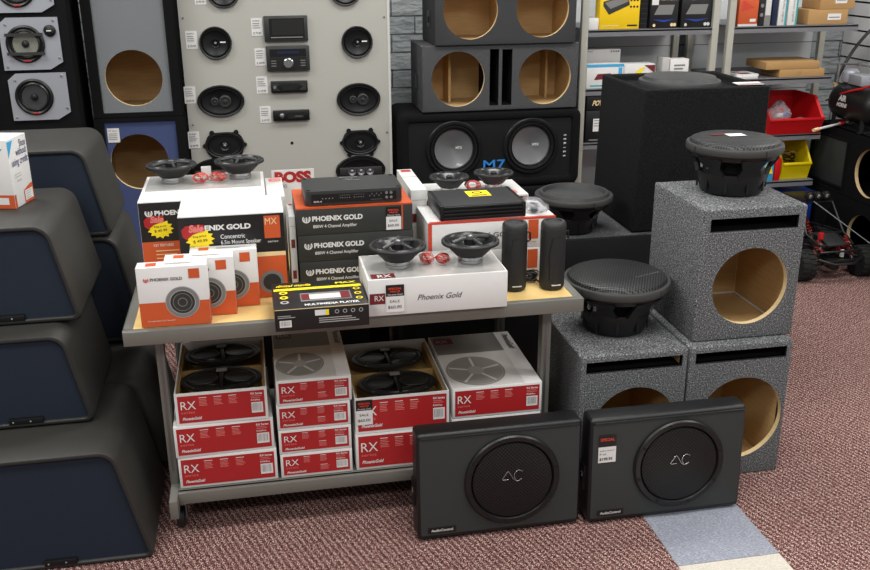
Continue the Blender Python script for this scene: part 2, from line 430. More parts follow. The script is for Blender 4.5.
def inset_poly(pts, d):
    k = len(pts); out = []
    for i in range(k):
        p0, p, p1 = Vector(pts[i - 1]), Vector(pts[i]), Vector(pts[(i + 1) % k])
        e0 = (p - p0).normalized(); e1 = (p1 - p).normalized()
        n0 = Vector((-e0.y, e0.x)); n1 = Vector((-e1.y, e1.x))
        bis = (n0 + n1).normalized(); out.append(tuple(p + bis * (d / max(0.2, bis.dot(n0)))))
    return out
def barcode(mb, u0, u1, v0, v1, X, w=0.0012):
    mb.rect(u0, u1, v0, v1, 'white', X, w)
    n = 9; L_ = (u1 - u0) * 0.84; x = u0 + (u1 - u0) * 0.08
    for i in range(n):
        bw = L_ / n * rnd.choice((0.2, 0.3, 0.45)); mb.rect(x, x + bw, v0 + (v1 - v0) * 0.2, v1 - (v1 - v0) * 0.1, 'inkgrey', X, w + 0.0005); x += L_ / n
def lines(mb, u, v, wd, n, dv, m, X, th=None, w=0.0012):
    for i in range(n):
        l = wd * rnd.uniform(0.7, 1.0); t = th or dv * 0.45
        mb.rect(u, u + l, v - i * dv - t, v - i * dv, m, X, w)
def phoenix_mark(mb, u, v, r, m, X, w=0.0012):
    n = 20; vs = []; fs = []
    for i in range(n + 1):
        a = radians(140) + radians(260) * i / n
        for q in (r, r * 0.68): vs.append((u + q * cos(a), v + q * sin(a), w))
    for i in range(n): fs.append((2 * i, 2 * i + 2, 2 * i + 3, 2 * i + 1))
    mb.add(vs, fs, m, X)
    mb.poly([(u - r * 0.16, v - r * 0.8), (u + r * 0.16, v - r * 0.8), (u + r * 0.13, v + r * 0.45), (u - r * 0.13, v + r * 0.45)], m, X, w)
    for q in (-1, 1): mb.poly([(u + q * r * 0.40 - r * 0.1, v - r * 0.45), (u + q * r * 0.40 + r * 0.1, v - r * 0.45), (u + q * r * 0.40 + r * 0.08, v + r * 0.25), (u + q * r * 0.40 - r * 0.08, v + r * 0.25)], m, X, w)

# ------------------------------------------------------------------ STRUCTURE
mb = MB(); mb.box(-3, 4.5, -1.5, 5.9, -0.05, 0, 'floor'); struct(mb, 'floor', smooth=False)
mb = MB(); mb.box(1.116, 1.432, 2.118, 2.44, 0, 0.0015, 'tile_blue'); struct(mb, 'floor_tile', smooth=False)
mb = MB(); mb.box(1.116, 1.432, 1.80, 2.116, 0, 0.0015, 'tile_white'); struct(mb, 'floor_tile', smooth=False)
mb = MB(); mb.box(-3, 4.5, 5.5, 5.65, 0, 3.2, 'stone'); struct(mb, 'wall_back', smooth=False)
mb = MB(); mb.box(3.68, 3.95, 2.5, 5.5, 0, 3.2, 'slat')
for i in range(24):
    z = 0.42 + i * 0.083
    mb.box(3.655, 3.68, 3.2, 5.49, z + 0.012, z + 0.083, 'slat')
    mb.box(3.676, 3.68, 3.2, 5.49, z - 0.001, z + 0.013, 'void')
struct(mb, 'wall_right', smooth=False)
mb = MB(); mb.box(3.642, 3.655, 4.96, 5.00, 0.4, 2.4, 'shelfpost'); struct(mb, 'trim_1', smooth=False)

# ------------------------------------------------------------------ loudspeaker parts
def driver(parent, X, Rr, H, style='coax', sy=1.0, frame='rubber', mag='steeldull', cone='coneblack', magr=0.42, names=True):
    """loudspeaker driver, axis +w; base of magnet at w=0, rim top at w=H. returns nothing; parts are children"""
    mh = H * 0.34
    mb = MB(); r = Rr * magr
    mb.lathe([(r * 0.96, 0), (r, mh * 0.08), (r, mh * 0.42), (r * 0.93, mh * 0.45), (r * 0.93, mh * 0.55), (r, mh * 0.58), (r, mh * 0.95), (r * 0.9, mh)], mag, X, 40)
    mb.build('magnet', parent)
    mb = MB()
    mb.lathe([(r * 1.02, mh * 0.9), (r * 1.15, mh), (Rr * 0.72, H * 0.62), (Rr * 0.84, H * 0.8), (Rr * 0.86, H * 0.86), (Rr, H * 0.87), (Rr * 1.0, H * 0.97), (Rr * 0.97, H), (Rr * 0.90, H), (Rr * 0.88, H * 0.965)], frame, X, 56, sy, True, False)
    for k in range(4):
        a = pi / 4 + k * pi / 2
        mb.lathe([(Rr * 0.035, H * 0.995), (Rr * 0.035, H * 1.012)], 'steeldull', X @ T(Rr * 0.945 * cos(a), Rr * 0.945 * sy * sin(a), 0), 8)
    mb.build('basket', parent)
    mb = MB()
    mb.lathe([(Rr * 0.885, H * 0.97), (Rr * 0.84, H * 1.03), (Rr * 0.78, H * 1.03), (Rr * 0.73, H * 0.96)], 'rubber', X, 56, sy, False, False)
    mb.build('surround', parent)
    mb = MB()
    cs = max(sy, 0.8) if sy < 1 else 1
    mb.lathe([(Rr * 0.735, H * 0.965), (Rr * 0.5, H * 0.8), (Rr * 0.22, H * 0.6), (0.0001, H * 0.56)], cone, X, 56, sy, False, False)
    mb.build('cone', parent)
    if style == 'coax':
        mb = MB()
        mb.lathe([(Rr * 0.16, H * 0.6), (Rr * 0.17, H * 0.98), (Rr * 0.12, H * 1.03), (Rr * 0.0001, H * 1.06)], 'matte', X, 24)
        mb.build('tweeter', parent)
    elif style == 'bridge':
        mb = MB()
        mb.tube([(-Rr * 0.72, 0, H * 0.99), (-Rr * 0.35, 0, H * 1.08), (0, 0, H * 1.1), (Rr * 0.35, 0, H * 1.08), (Rr * 0.72, 0, H * 0.99)], Rr * 0.07, 'rubbergrey', X)
        mb.lathe([(Rr * 0.22, H * 0.8), (Rr * 0.25, H * 1.08), (Rr * 0.2, H * 1.17), (0.0001, H * 1.2)], 'matte', X, 28)
        mb.tube([(0, -Rr * 0.72 * sy, H * 0.98), (0, -Rr * 0.3 * sy, H * 1.06), (0, 0, H * 1.1)], Rr * 0.055, 'rubbergrey', X)
        mb.build('tweeter_bridge', parent)
        mb = MB(); mb.lathe([(Rr * 0.12, H * 1.18), (Rr * 0.08, H * 1.215), (0.0001, H * 1.225)], 'steeldull', X, 20)
        mb.build('tweeter_dome', parent)
    elif style == 'twin':
        for sx, q in ((-0.30, 0.20), (0.10, 0.25)):
            mb = MB(); Y_ = X @ T(Rr * sx, 0, 0)
            mb.lathe([(Rr * q, H * 0.7), (Rr * q, H * 1.02), (Rr * q * 0.85, H * 1.07), (Rr * q * 0.6, H * 1.0), (Rr * 0.08, H * 1.0), (Rr * 0.06, H * 1.07), (0.0001, H * 1.09)], 'softgrey', Y_, 28)
            mb.build('tweeter', parent)
    elif style == 'cups':
        mb = MB()
        for sx in (-0.46, 0.46):
            Y_ = X @ T(Rr * sx, 0, 0)
            mb.lathe([(Rr * 0.40, H * 1.0), (Rr * 0.37, H * 1.06), (Rr * 0.34, H * 1.03), (Rr * 0.2, H * 0.9), (0.0001, H * 0.86)], 'rubber', Y_, 32, sy * 1.1)
        mb.box(-Rr * 0.05, Rr * 0.05, -Rr * sy * 0.9, Rr * sy * 0.9, H * 0.96, H * 1.03, 'plastic', X)
        mb.build('tweeter_bridge', parent, bevel=0.002)
        mb = MB(); mb.box(-Rr * 0.13, Rr * 0.13, Rr * sy * 0.45, Rr * sy * 0.72, H * 1.07, H * 1.1, 'inkgrey', X)
        mb.build('badge', parent)

def woofer_face(parent, X, Rr, kind='grille', cone='alucone'):
    """a woofer seen mounted in a baffle, axis outwards (w); part with sub-parts"""
    mb = MB()
    mb.lathe([(Rr * 1.0, -0.002), (Rr * 1.0, 0.008), (Rr * 0.97, 0.013), (Rr * 0.88, 0.013), (Rr * 0.85, 0.004), (Rr * 0.83, -0.005)], 'plastic', X, 72, 1, False, False)
    for k in range(8):
        a = 2 * pi * (k + 0.35) / 8
        mb.lathe([(0.005, 0.012), (0.004, 0.016)], 'void', X @ T(Rr * 0.925 * cos(a), Rr * 0.925 * sin(a), 0), 10)
    o = mb.build('woofer', parent)
    if kind == 'grille':
        mb = MB(); mb.lathe([(Rr * 0.86, 0.002), (Rr * 0.83, 0.010), (Rr * 0.6, 0.016), (Rr * 0.3, 0.020), (0.0001, 0.021)], 'mesh', X, 64, 1, False, False)
        mb.build('grille', o)
        mb = MB(); w_ = 0.0235; s_ = Rr * 0.20; oy = 0.022
        def sm(p, n=6):
            p = [p[0]] + p + [p[-1]]; out = []
            for i in range(1, len(p) - 2):
                for k in range(n):
                    t = k / n; a, b_, c, d = (Vector(q) for q in p[i - 1:i + 3])
                    v = 0.5 * (2 * b_ + (c - a) * t + (2 * a - 5 * b_ + 4 * c - d) * t * t + (3 * b_ - a - 3 * c + d) * t ** 3); out.append((v.x * s_, v.y * s_ + oy, w_))
            return out + [(p[-1][0] * s_, p[-1][1] * s_ + oy, w_)]
        mb.tube(sm([(-0.55, -0.38), (-1.2, -0.36), (-0.95, 0.1), (-0.62, 0.5), (-0.3, 0.1), (0.0, -0.4), (0.4, -0.62), (0.85, -0.4)]), 0.0011, 'steel', X, 6)
        mb.tube(sm([(0.9, 0.4), (0.5, 0.58), (0.12, 0.3), (0.05, -0.15), (0.25, -0.5)]), 0.0011, 'steel', X, 6)
        mb.build('emblem', o)
    else:
        mb = MB(); mb.lathe([(Rr * 0.87, 0.0), (Rr * 0.82, 0.014), (Rr * 0.76, 0.012), (Rr * 0.72, 0.0)], 'rubber', X, 72, 1, False, False)
        mb.lathe([(Rr * 0.72, 0.0), (Rr * 0.70, 0.006), (Rr * 0.675, -0.004)], 'softgrey', X, 72, 1, False, False)
        mb.build('surround', o)
        mb = MB(); mb.lathe([(Rr * 0.68, -0.004), (Rr * 0.4, -0.02), (0.0001, -0.03)], cone, X, 72, 1, False, False)
        mb.build('cone', o)
        mb = MB(); mb.text('MTX', 0.012, -0.002, 0.012, 'white', X, w=-0.012, bold=0.04, width=0.035)
        mb.build('lettering', o)
    return o

def subwoofer(name, label, loc, Rr, H, rz=0, top='grille', base=0.66, sticker=False, group=None):
    t = thing(name, label, 'subwoofer', loc, rz, group)
    rb = Rr * base
    mb = MB()
    mb.lathe([(rb * 0.82, 0), (rb * 0.92, 0.006), (rb * 0.95, 0.02), (rb * 1.06, H * 0.34), (rb * 1.05, H * 0.40), (rb * 0.8, H * 0.41)], 'plastic', I4, 56)
    for k in range(10):
        a = 2 * pi * k / 10
        mb.box(-0.004, 0.004, -0.002, 0.004, 0.016, H * 0.36, 'plastic', Matrix.Rotation(a, 4, 'Z') @ T(0, rb * 1.0, 0))
    mb.build('magnet_boot', t)
    mb = MB(); mb.lathe([(rb * 0.78, H * 0.38), (rb * 0.80, H * 0.60), (Rr * 0.83, H * 0.72)], 'void', I4, 40, 1, False, False)
    mb.build('spider', t)
    mb = MB()
    for k in range(6):
        a = 2 * pi * (k + 0.5) / 6; Q = Matrix.Rotation(a, 4, 'Z')
        wv = Rr * 0.20
        pr = [(rb * 1.05, H * 0.385), (rb * 1.12, H * 0.52), (Rr * 0.91, H * 0.70)]
        vs = []
        for (r_, z_), ww in zip(pr, (1.3, 0.95, 1.45)):
            vs += [(r_, -wv * ww, z_), (r_, wv * ww, z_), (r_ - 0.012, wv * ww, z_), (r_ - 0.012, -wv * ww, z_)]
        fs = []
        for j in range(2):
            for i in range(4): fs.append((4 * j + i, 4 * j + (i + 1) % 4, 4 * j + 4 + (i + 1) % 4, 4 * j + 4 + i))
        fs += [(3, 2, 1, 0), (8, 9, 10, 11)]
        mb.add(vs, fs, 'plastic', Q)
    mb.lathe([(Rr * 0.80, H * 0.66), (Rr * 0.90, H * 0.67), (Rr * 0.92, H * 0.76), (Rr * 0.98, H * 0.79)], 'plastic', I4, 64, 1, False, False)
    mb.build('basket', t)
    mb = MB(); mb.lathe([(Rr * 0.94, H * 0.765), (Rr * 0.99, H * 0.77), (Rr, H * 0.79), (Rr, H * 0.87), (Rr * 0.985, H * 0.895), (Rr * 0.93, H * 0.9), (Rr * 0.9, H * 0.89)], 'gasket', I4, 72, 1, False, False)
    for k in range(4):
        a = 2 * pi * (k + 0.12) / 4
        mb.box(-0.001, 0.001, -0.002, 0.001, H * 0.78, H * 0.88, 'void', Matrix.Rotation(a, 4, 'Z') @ T(0, Rr, 0))
    mb.build('gasket_ring', t)
    if top == 'grille':
        mb = MB(); mb.lathe([(Rr * 0.935, H * 0.89), (Rr * 0.90, H * 0.95), (Rr * 0.82, H * 0.98), (Rr * 0.5, H * 0.995), (0.0001, H)], 'meshbig', I4, 72, 1, False, False)
        g = mb.build('grille', t)
        mb = MB(); mb.text('subwoofer', Rr * 0.05, -Rr * 0.45, 0.008, 'inkgrey', TP(0, 0, H * 0.995), width=Rr * 0.6, shear=0.2)
        mb.build('lettering', g)
        if sticker:
            mb = MB(); mb.rect(-0.03, 0.03, -0.02, 0.022, 'white', TP(0.005, 0.01, H * 0.999), 0.002); mb.rect(-0.07, -0.01, 0.022, 0.04, 'dkred', TP(0, 0, H * 0.999), 0.0015)
            mb.build('price_sticker', t)
    else:
        mb = MB(); mb.lathe([(Rr * 0.90, H * 0.885), (Rr * 0.87, H * 0.96), (Rr * 0.80, H * 0.96), (Rr * 0.76, H * 0.87)], 'gasket', I4, 72, 1, False, False)
        mb.build('surround', t)
        mb = MB(); mb.lathe([(Rr * 0.765, H * 0.872), (Rr * 0.6, H * 0.84), (Rr * 0.4, H * 0.815), (0.0001, H * 0.80)], 'conegrey', I4, 72, 1, False, False)
        mb.build('cone', t)
    mb = MB()
    for dx in (-0.012, 0.012):
        mb.box(dx - 0.005, dx + 0.005, -0.01, 0.0, -0.012, 0.012, 'steel', Matrix.Rotation(radians(105), 4, 'Z') @ T(0, Rr * 0.78, H * 0.56))
        mb.tube([(dx, 0, 0.01), (dx, 0.006, 0.03), (dx, -0.01, 0.04)], 0.002, 'plastic', Matrix.Rotation(radians(105), 4, 'Z') @ T(0, Rr * 0.78, H * 0.56))
    mb.build('terminals', t)
    return t

# ------------------------------------------------------------------ hollow enclosures
def enclosure(t, w, d, h, holes, rects=(), cov='carpet_grey', th=0.019, shelf=None, top_over=0.0, bev=0.006, inner='wood', divs=()):
    """hollow box: front plate with real holes at y=0 facing -Y, x from -w/2..w/2, z 0..h"""
    mb = MB()
    outer = rectp(-w / 2, w / 2, 0, h)
    hl = [circle(x, z, r, 56) for (x, z, r) in holes] + [rectp(*q) for q in rects]
    # front skin + hole edges
    loops = [outer] + hl
    flat = [p for l in loops for p in l]
    tr = tessellate_polygon([[Vector((p[0], p[1], 0)) for p in l] for l in loops])
    ff = []
    for a, b_, c in tr:
        ar = (flat[b_][0] - flat[a][0]) * (flat[c][1] - flat[a][1]) - (flat[b_][1] - flat[a][1]) * (flat[c][0] - flat[a][0])
        if abs(ar) > 1e-12: ff.append((a, b_, c) if ar > 0 else (a, c, b_))
    mb.add([(p[0], p[1], 0) for p in flat], ff, cov, FR())
    mb.add([(p[0], p[1], -th) for p in flat], [tuple(reversed(f)) for f in ff], inner, FR())
    for k, l in enumerate(hl):
        n = len(l)
        mb.add([(p[0], p[1], 0) for p in l] + [(p[0], p[1], -th) for p in l], [(i, (i + 1) % n, n + (i + 1) % n, n + i) for i in range(n)], 'wood_edge' if k < len(holes) else 'void', FR())
    x0, x1 = -w / 2, w / 2
    V = [(x0, 0, 0), (x1, 0, 0), (x1, d, 0), (x0, d, 0), (x0, 0, h), (x1, 0, h), (x1, d, h), (x0, d, h)]
    F = [(3, 2, 1, 0), (4, 5, 6, 7), (1, 2, 6, 5), (2, 3, 7, 6), (3, 0, 4, 7)]
    mb.add(V, F, cov)
    a0, a1 = x0 + th, x1 - th
    V = [(a0, th, th), (a1, th, th), (a1, d - th, th), (a0, d - th, th), (a0, th, h - th), (a1, th, h - th), (a1, d - th, h - th), (a0, d - th, h - th)]
    mb.add(V, [tuple(reversed(f)) for f in F], inner)
    def filt(e):
        c = 0
        for v in e.verts:
            if all(min(abs(v.co[i] - q) for q in qs) < 1e-4 for i, qs in ((0, (x0, x1)), (1, (0, d)), (2, (0, h)))): c += 1
        return c == 2
    mb.build('cabinet', t, bevel=bev, filt=filt, seg=3)
    for q in divs:
        m2 = MB(); m2.box(*q, inner); m2.build('divider_panel', t)
    for q in rects:
        m2 = MB()   # the port's own duct, open to the front
        p0, p1, q0, q1 = q; dd = min(d * 0.7, 0.25)
        V = [(p0, th * .5, q0), (p1, th * .5, q0), (p1, dd, q0), (p0, dd, q0), (p0, th * .5, q1), (p1, th * .5, q1), (p1, dd, q1), (p0, dd, q1)]
        m2.add(V, [tuple(reversed(f)) for f in F], 'carpet_black')
        m2.build('port_duct', t)
    return t

# grey carpeted ported boxes
W1 = 0.356
t = thing('ported_speaker_box', 'grey carpeted empty ported speaker box under the mesh-covered subwoofer, lower left of the three', 'speaker box', (1.127, 2.546, 0), 0, 'grey carpeted ported speaker boxes')
enclosure(t, W1, 0.40, 0.483, [(0.012, 0.222, 0.142)], [(-0.16, 0.16, 0.425, 0.463)], divs=[(-0.005, 0.005, 0.3, 0.379, 0.02, 0.4)])
t = thing('ported_speaker_box', 'grey carpeted empty ported speaker box on the floor, lower right, carrying the third box', 'speaker box', (1.490, 2.546, 0), 0, 'grey carpeted ported speaker boxes')
enclosure(t, W1, 0.40, 0.483, [(0.018, 0.215, 0.148)], [(-0.158, 0.158, 0.425, 0.463)], divs=[(-0.12, -0.108, 0.2, 0.379, 0.02, 0.4)])
t = thing('ported_speaker_box', 'grey carpeted empty ported speaker box stacked on top, big subwoofer standing on it', 'speaker box', (1.508, 2.586, 0.484), 0, 'grey carpeted ported speaker boxes')
enclosure(t, 0.348, 0.375, 0.438, [(0.006, 0.179, 0.128)], [(-0.148, 0.148, 0.366, 0.408)])
mb = MB(); mb.tube([(-0.153, 0.354, 0.021), (0.153, 0.354, 0.021)], 0.0035, 'offwhite'); mb.tube([(0.153, 0.354, 0.021), (0.153, 0.03, 0.021)], 0.0035, 'offwhite'); mb.tube([(0.153, 0.354, 0.021), (0.153, 0.354, 0.36)], 0.0015, 'wood_edge'); mb.build('glue_seam', t)

subwoofer('subwoofer', 'large subwoofer with square price sticker on its grille, on the upper grey box', (1.528, 2.80, 0.923), 0.154, 0.180, radians(0), 'grille', 0.70, True)
subwoofer('subwoofer', 'large mesh-topped subwoofer on the lower left grey box beside the cart', (1.138, 2.765, 0.484), 0.175, 0.196, radians(20), 'grille', 0.62)

# ------------------------------------------------------------------ low black carpeted box and tapered tower
t = thing('carpeted_platform_box', 'large black carpeted box behind the cart, carrying the tapered tower and an open subwoofer', 'speaker box', (1.42, 3.27, 0))
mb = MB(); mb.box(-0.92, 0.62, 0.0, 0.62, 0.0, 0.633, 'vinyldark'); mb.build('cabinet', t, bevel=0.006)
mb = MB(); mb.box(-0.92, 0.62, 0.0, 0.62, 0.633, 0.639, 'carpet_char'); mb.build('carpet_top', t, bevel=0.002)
t = thing('carpeted_box', 'black filler box added behind the left half of the cart to darken the gap, mostly hidden', 'speaker box', (0.09, 3.40, 0))
mb = MB(); mb.box(-0.38, 0.38, 0, 0.40, 0, 0.56, 'carpet_black'); mb.build('cabinet', t, bevel=0.006)  # added box: its black covering stands in for shade behind the lower shelf
mb = MB(); mb.box(-0.30, 0.30, -0.006, 0, 0.08, 0.48, 'vinyldark'); mb.build('front_panel', t)
subwoofer('subwoofer', 'uncovered subwoofer with grey cone on the black platform behind the cart', (1.192, 3.375, 0.641), 0.150, 0.162, 0, 'cone', 0.60)
t = thing('subwoofer_tower', 'tall black carpeted tower box with an inset subwoofer in its top', 'speaker box', (1.66, 3.285, 0.641))
mb = MB()
hw0, hw1, dp, ht = 0.26, 0.247, 0.44, 0.545
mb.add([(-hw0, 0, 0), (hw0, 0, 0), (hw0, dp, 0), (-hw0, dp, 0), (-hw1, -0.015, ht), (hw1, -0.015, ht), (hw1, dp, ht), (-hw1, dp, ht)],
       [(3, 2, 1, 0), (0, 1, 5, 4), (1, 2, 6, 5), (2, 3, 7, 6), (3, 0, 4, 7)], 'felt')
a = 0.02
mb.add([(-hw1, -0.015, ht), (hw1, -0.015, ht), (hw1, dp, ht), (-hw1, dp, ht), (-hw1 + a, a - 0.015, ht), (hw1 - a, a - 0.015, ht), (hw1 - a, dp - a, ht), (-hw1 + a, dp - a, ht),
        (-hw1 + a, a - 0.015, ht - 0.03), (hw1 - a, a - 0.015, ht - 0.03), (hw1 - a, dp - a, ht - 0.03), (-hw1 + a, dp - a, ht - 0.03)],
       [(0, 1, 5, 4), (1, 2, 6, 5), (2, 3, 7, 6), (3, 0, 4, 7), (4, 5, 9, 8), (5, 6, 10, 9), (6, 7, 11, 10), (7, 4, 8, 11), (8, 9, 10, 11)], 'felt')
mb.build('cabinet', t, bevel=0.008, seg=3)
mb = MB(); X = TP(-0.015, 0.21, ht - 0.03)
mb.lathe([(0.158, 0), (0.160, 0.02), (0.156, 0.032), (0.145, 0.036), (0.13, 0.030)], 'rubbergrey', X, 72, 1, False, False)
o = mb.build('woofer', t)
mb = MB(); mb.lathe([(0.146, 0.03), (0.136, 0.046), (0.09, 0.052), (0.0001, 0.054)], 'rubbergrey', X, 64, 1, False, False); mb.build('grille', o)

# ------------------------------------------------------------------ AudioControl style slim enclosures
def slim_enclosure(label, cx, cy, sticker):
    t = thing('powered_subwoofer', label, 'subwoofer', (cx, cy, 0), 0, 'slim powered subwoofers in front of the cart')
    # slightly wedge shaped: leans back, top narrower in depth
    w, h, d0, d1 = 0.505, 0.356, 0.100, 0.074
    mb = MB()
    lean = 0.016
    P = [(-w / 2, 0, 0.008), (w / 2, 0, 0.008), (w / 2, d0, 0.008), (-w / 2, d0, 0.008), (-w / 2, lean, h), (w / 2, lean, h), (w / 2, lean + d1, h), (-w / 2, lean + d1, h)]
    mb.add(P, [(3, 2, 1, 0), (4, 5, 6, 7), (0, 1, 5, 4), (1, 2, 6, 5), (2, 3, 7, 6), (3, 0, 4, 7)], 'vinyldark')
    mb.build('cabinet', t, bevel=0.012, seg=4)
    an = math.atan2(lean, h)
    X = T(0, 0, 0) @ Matrix.Rotation(-an, 4, 'X') @ FR(0, -0.001, 0)
    mb = MB(); mb.plate(round_poly(rectp(-w / 2 + 0.009, w / 2 - 0.009, 0.024, h - 0.014), 0.006), [], 0.002, 'vinyl', 'vinyl', 'vinyl', X @ T(0, 0, 0.0015))
    mb.build('front_baffle', t)
    mb = MB(); mb.tube([(-w / 2 + 0.012, h - 0.012, 0.002), (w / 2 - 0.012, h - 0.012, 0.002)], 0.003, 'vinyldark', X); mb.build('top_piping', t)
    woofer_face(t, X @ T(0.035, 0.186, 0.001), 0.146)
    mb = MB(); mb.rect(-w / 2 + 0.030, -w / 2 + 0.116, 0.030, 0.050, 'ink', X, 0.0025)
    mb.text('AudioControl', -w / 2 + 0.040, 0.036, 0.008, 'white', X, 0.0035, width=0.066, bold=0.02); mb.build('nameplate', t)
    mb = MB(); mb.box(-w / 2 - 0.006, -w / 2 + 0.001, 0.035, 0.075, 0.11, 0.19, 'plastic'); mb.box(-w / 2 - 0.009, -w / 2 - 0.005, 0.045, 0.055, 0.15, 0.165, 'steel'); mb.build('terminal_cup', t)
    mb = MB()
    for sx in (-1, 1): mb.box(sx * (w / 2 - 0.04) - 0.012, sx * (w / 2 - 0.04) + 0.012, 0.02, 0.09, 0, 0.01, 'rubber')
    mb.build('foot', t)
    if sticker:
        mb = MB(); u0, v0 = -0.226, 0.214
        mb.rect(u0, u0 + 0.056, v0, v0 + 0.052, 'white', X, 0.003); mb.rect(u0, u0 + 0.056, v0 + 0.052, v0 + 0.092, 'ink', X, 0.003)
        mb.text('SPECIAL', u0 + 0.028, v0 + 0.072, 0.009, 'redorange', X, 0.004, bold=0.03, align='C', width=0.045)
        mb.text('audio control', u0 + 0.004, v0 + 0.038, 0.005, 'ink', X, 0.004, width=0.046)
        mb.text('8" sub', u0 + 0.004, v0 + 0.026, 0.006, 'ink', X, 0.004); mb.text('$199.95', u0 + 0.004, v0 + 0.008, 0.009, 'ink', X, 0.004, bold=0.02)
        mb.build('price_tag', t)
    return t
slim_enclosure('slim black powered subwoofer without price tag, leaning against the cart, left of the pair', 0.652, 2.374, False)
slim_enclosure('slim black powered subwoofer with black and white price tag, in front of the grey boxes', 1.178, 2.362, True)

# ------------------------------------------------------------------ cart
t = thing('display_cart', 'grey metal rolling display cart with maple top and lower shelf', 'cart', (0.27, 2.5, 0))
x0, x1, D = -0.66, 0.66, 0.762
ZT = 0.70
mb = MB(); mb.box(x0 + 0.026, x1 - 0.026, 0.022, D - 0.022, ZT - 0.03, ZT - 0.0015, 'wood_top'); mb.build('tabletop', t)
mb = MB(); mb.box(x0, x1, 0, 0.022, ZT - 0.042, ZT, 'metal'); mb.box(x0, x1, D - 0.022, D, ZT - 0.042, ZT, 'metal')
mb.box(x0, x0 + 0.026, 0.022, D - 0.022, ZT - 0.042, ZT, 'metal'); mb.box(x1 - 0.026, x1, 0.022, D - 0.022, ZT - 0.042, ZT, 'metal'); mb.build('tabletop_frame', t, bevel=0.002)
for sx in (-0.578, 0.5785):
    for sy in (0.100, D - 0.12):
        mb = MB(); mb.box(sx - 0.012, sx + (0.011 if sx < 0 else 0.016), sy, sy + 0.04, 0.11, ZT - 0.042, 'metal'); mb.box(sx - 0.004, sx + 0.004, sy - 0.001, sy, 0.2, ZT - 0.05, 'steeldull'); mb.build('leg', t, bevel=0.002)
mb = MB(); mb.box(-0.566, 0.567, 0.05, D - 0.06, 0.14, 0.156, 'metal'); mb.box(-0.566, 0.567, 0.04, 0.062, 0.118, 0.156, 'metal'); mb.build('lower_shelf', t, bevel=0.002)
for sx in (-0.578, 0.579):
    mb = MB(); mb.box(sx - 0.012, sx + 0.012, 0.0, D - 0.05, 0.095, 0.155, 'metal'); mb.build('side_rail', t, bevel=0.002)
    for sy in (0.115, D - 0.09):
        mb = MB()
        Xw = T(sx + 0.006, sy, 0.032) @ Matrix.Rotation(pi / 2, 4, 'Y')
        mb.lathe([(0.024, -0.014), (0.032, -0.011), (0.032, 0.011), (0.024, 0.014)], 'rubber', Xw, 28)
        o = mb.build('caster', t)
        mb = MB(); mb.box(sx - 0.014, sx - 0.010, sy - 0.014, sy + 0.014, 0.03, 0.095, 'steeldull'); mb.box(sx + 0.022, sx + 0.026, sy - 0.014, sy + 0.014, 0.03, 0.095, 'steeldull')
        mb.box(sx - 0.014, sx + 0.026, sy - 0.014, sy + 0.014, 0.085, 0.095, 'steeldull'); mb.build('fork', o)
mb = MB()
for xx in (0.12, 0.30):
    mb.tube([(xx, 0.1, ZT - 0.045), (xx - 0.05, 0.16, ZT - 0.06), (xx - 0.12, 0.3, ZT - 0.045)], 0.008, 'metal')
mb.build('underbrace', t)

# ------------------------------------------------------------------ cartons
def rx_front(mb, w, h, wide, X, e=0.008):
    mb.rect(-w / 2 + e, w / 2 - e, e, h - e, 'red', X)
    L = -w / 2 + e
    mb.text('RX', L + 0.008, h * 0.50, h * 0.26, 'white', X, width=h * (0.42 if wide else 0.48))
    mb.text('series', L + 0.008, h * 0.37, h * 0.085, 'palered', X, width=h * (0.38 if wide else 0.45))
    mb.text('PhoenixGold', L + 0.010, h * 0.17, h * 0.085, 'white', X, shear=0.25, bold=0.03, width=h * (0.52 if wide else 0.7))
    cols = (0.26, 0.42, 0.58) if wide else (0.32, 0.55)
    for i, c in enumerate(cols):
        u = -w / 2 + w * c
        mb.rect(u, u + w * 0.085, h * 0.83, h * 0.85, 'white', X, 0.0012)
        lines(mb, u, h * 0.79, w * 0.10, 5, h * 0.045, 'palered', X, h * 0.02)
        if not wide: 
            mb.rect(u, u + w * 0.1, h * 0.42, h * 0.44, 'white', X, 0.0012) if i else None
            lines(mb, u, h * 0.38, w * 0.13, 4, h * 0.045, 'palered', X, h * 0.02) if i else None
    r = w / 2 - e - 0.006; bw = w * (0.125 if wide else 0.16)
    mb.text('RX Series', r - bw, h * 0.80, h * 0.06, 'white', X, bold=0.03, width=bw); lines(mb, r - bw, h * 0.76, bw, 2, h * 0.05, 'palered', X, h * 0.02)
    mb.text('RX69cx' if wide else 'RX65cx', r - bw, h * 0.60, h * 0.05, 'white', X, bold=0.02, width=bw * 0.8)
    barcode(mb, r - bw, r, h * 0.22, h * 0.55, X)
def tag_card(mb, u0, v0, w_, h_, X, ww=0.0025, price='$60.00'):
    mb.rect(u0, u0 + w_, v0, v0 + h_ * 0.58, 'white', X, ww); mb.rect(u0, u0 + w_, v0 + h_ * 0.58, v0 + h_, 'ink', X, ww)
    mb.text('SPECIAL', u0 + w_ / 2, v0 + h_ * 0.83, h_ * 0.07, 'redorange', X, ww + 0.001, bold=0.04, align='C', width=w_ * 0.75)
    mb.text('PRICE', u0 + w_ / 2, v0 + h_ * 0.73, h_ * 0.06, 'redorange', X, ww + 0.001, bold=0.04, align='C', width=w_ * 0.55)
    mb.text('Phoenix Gold', u0 + w_ / 2, v0 + h_ * 0.62, h_ * 0.06, 'white', X, ww + 0.001, align='C', width=w_ * 0.8)
    mb.text('SALE', u0 + w_ * 0.2, v0 + h_ * 0.36, h_ * 0.09, 'ink', X, ww + 0.001, width=w_ * 0.55)
    mb.text(price, u0 + w_ * 0.1, v0 + h_ * 0.14, h_ * 0.11, 'ink', X, ww + 0.001, width=w_ * 0.75)

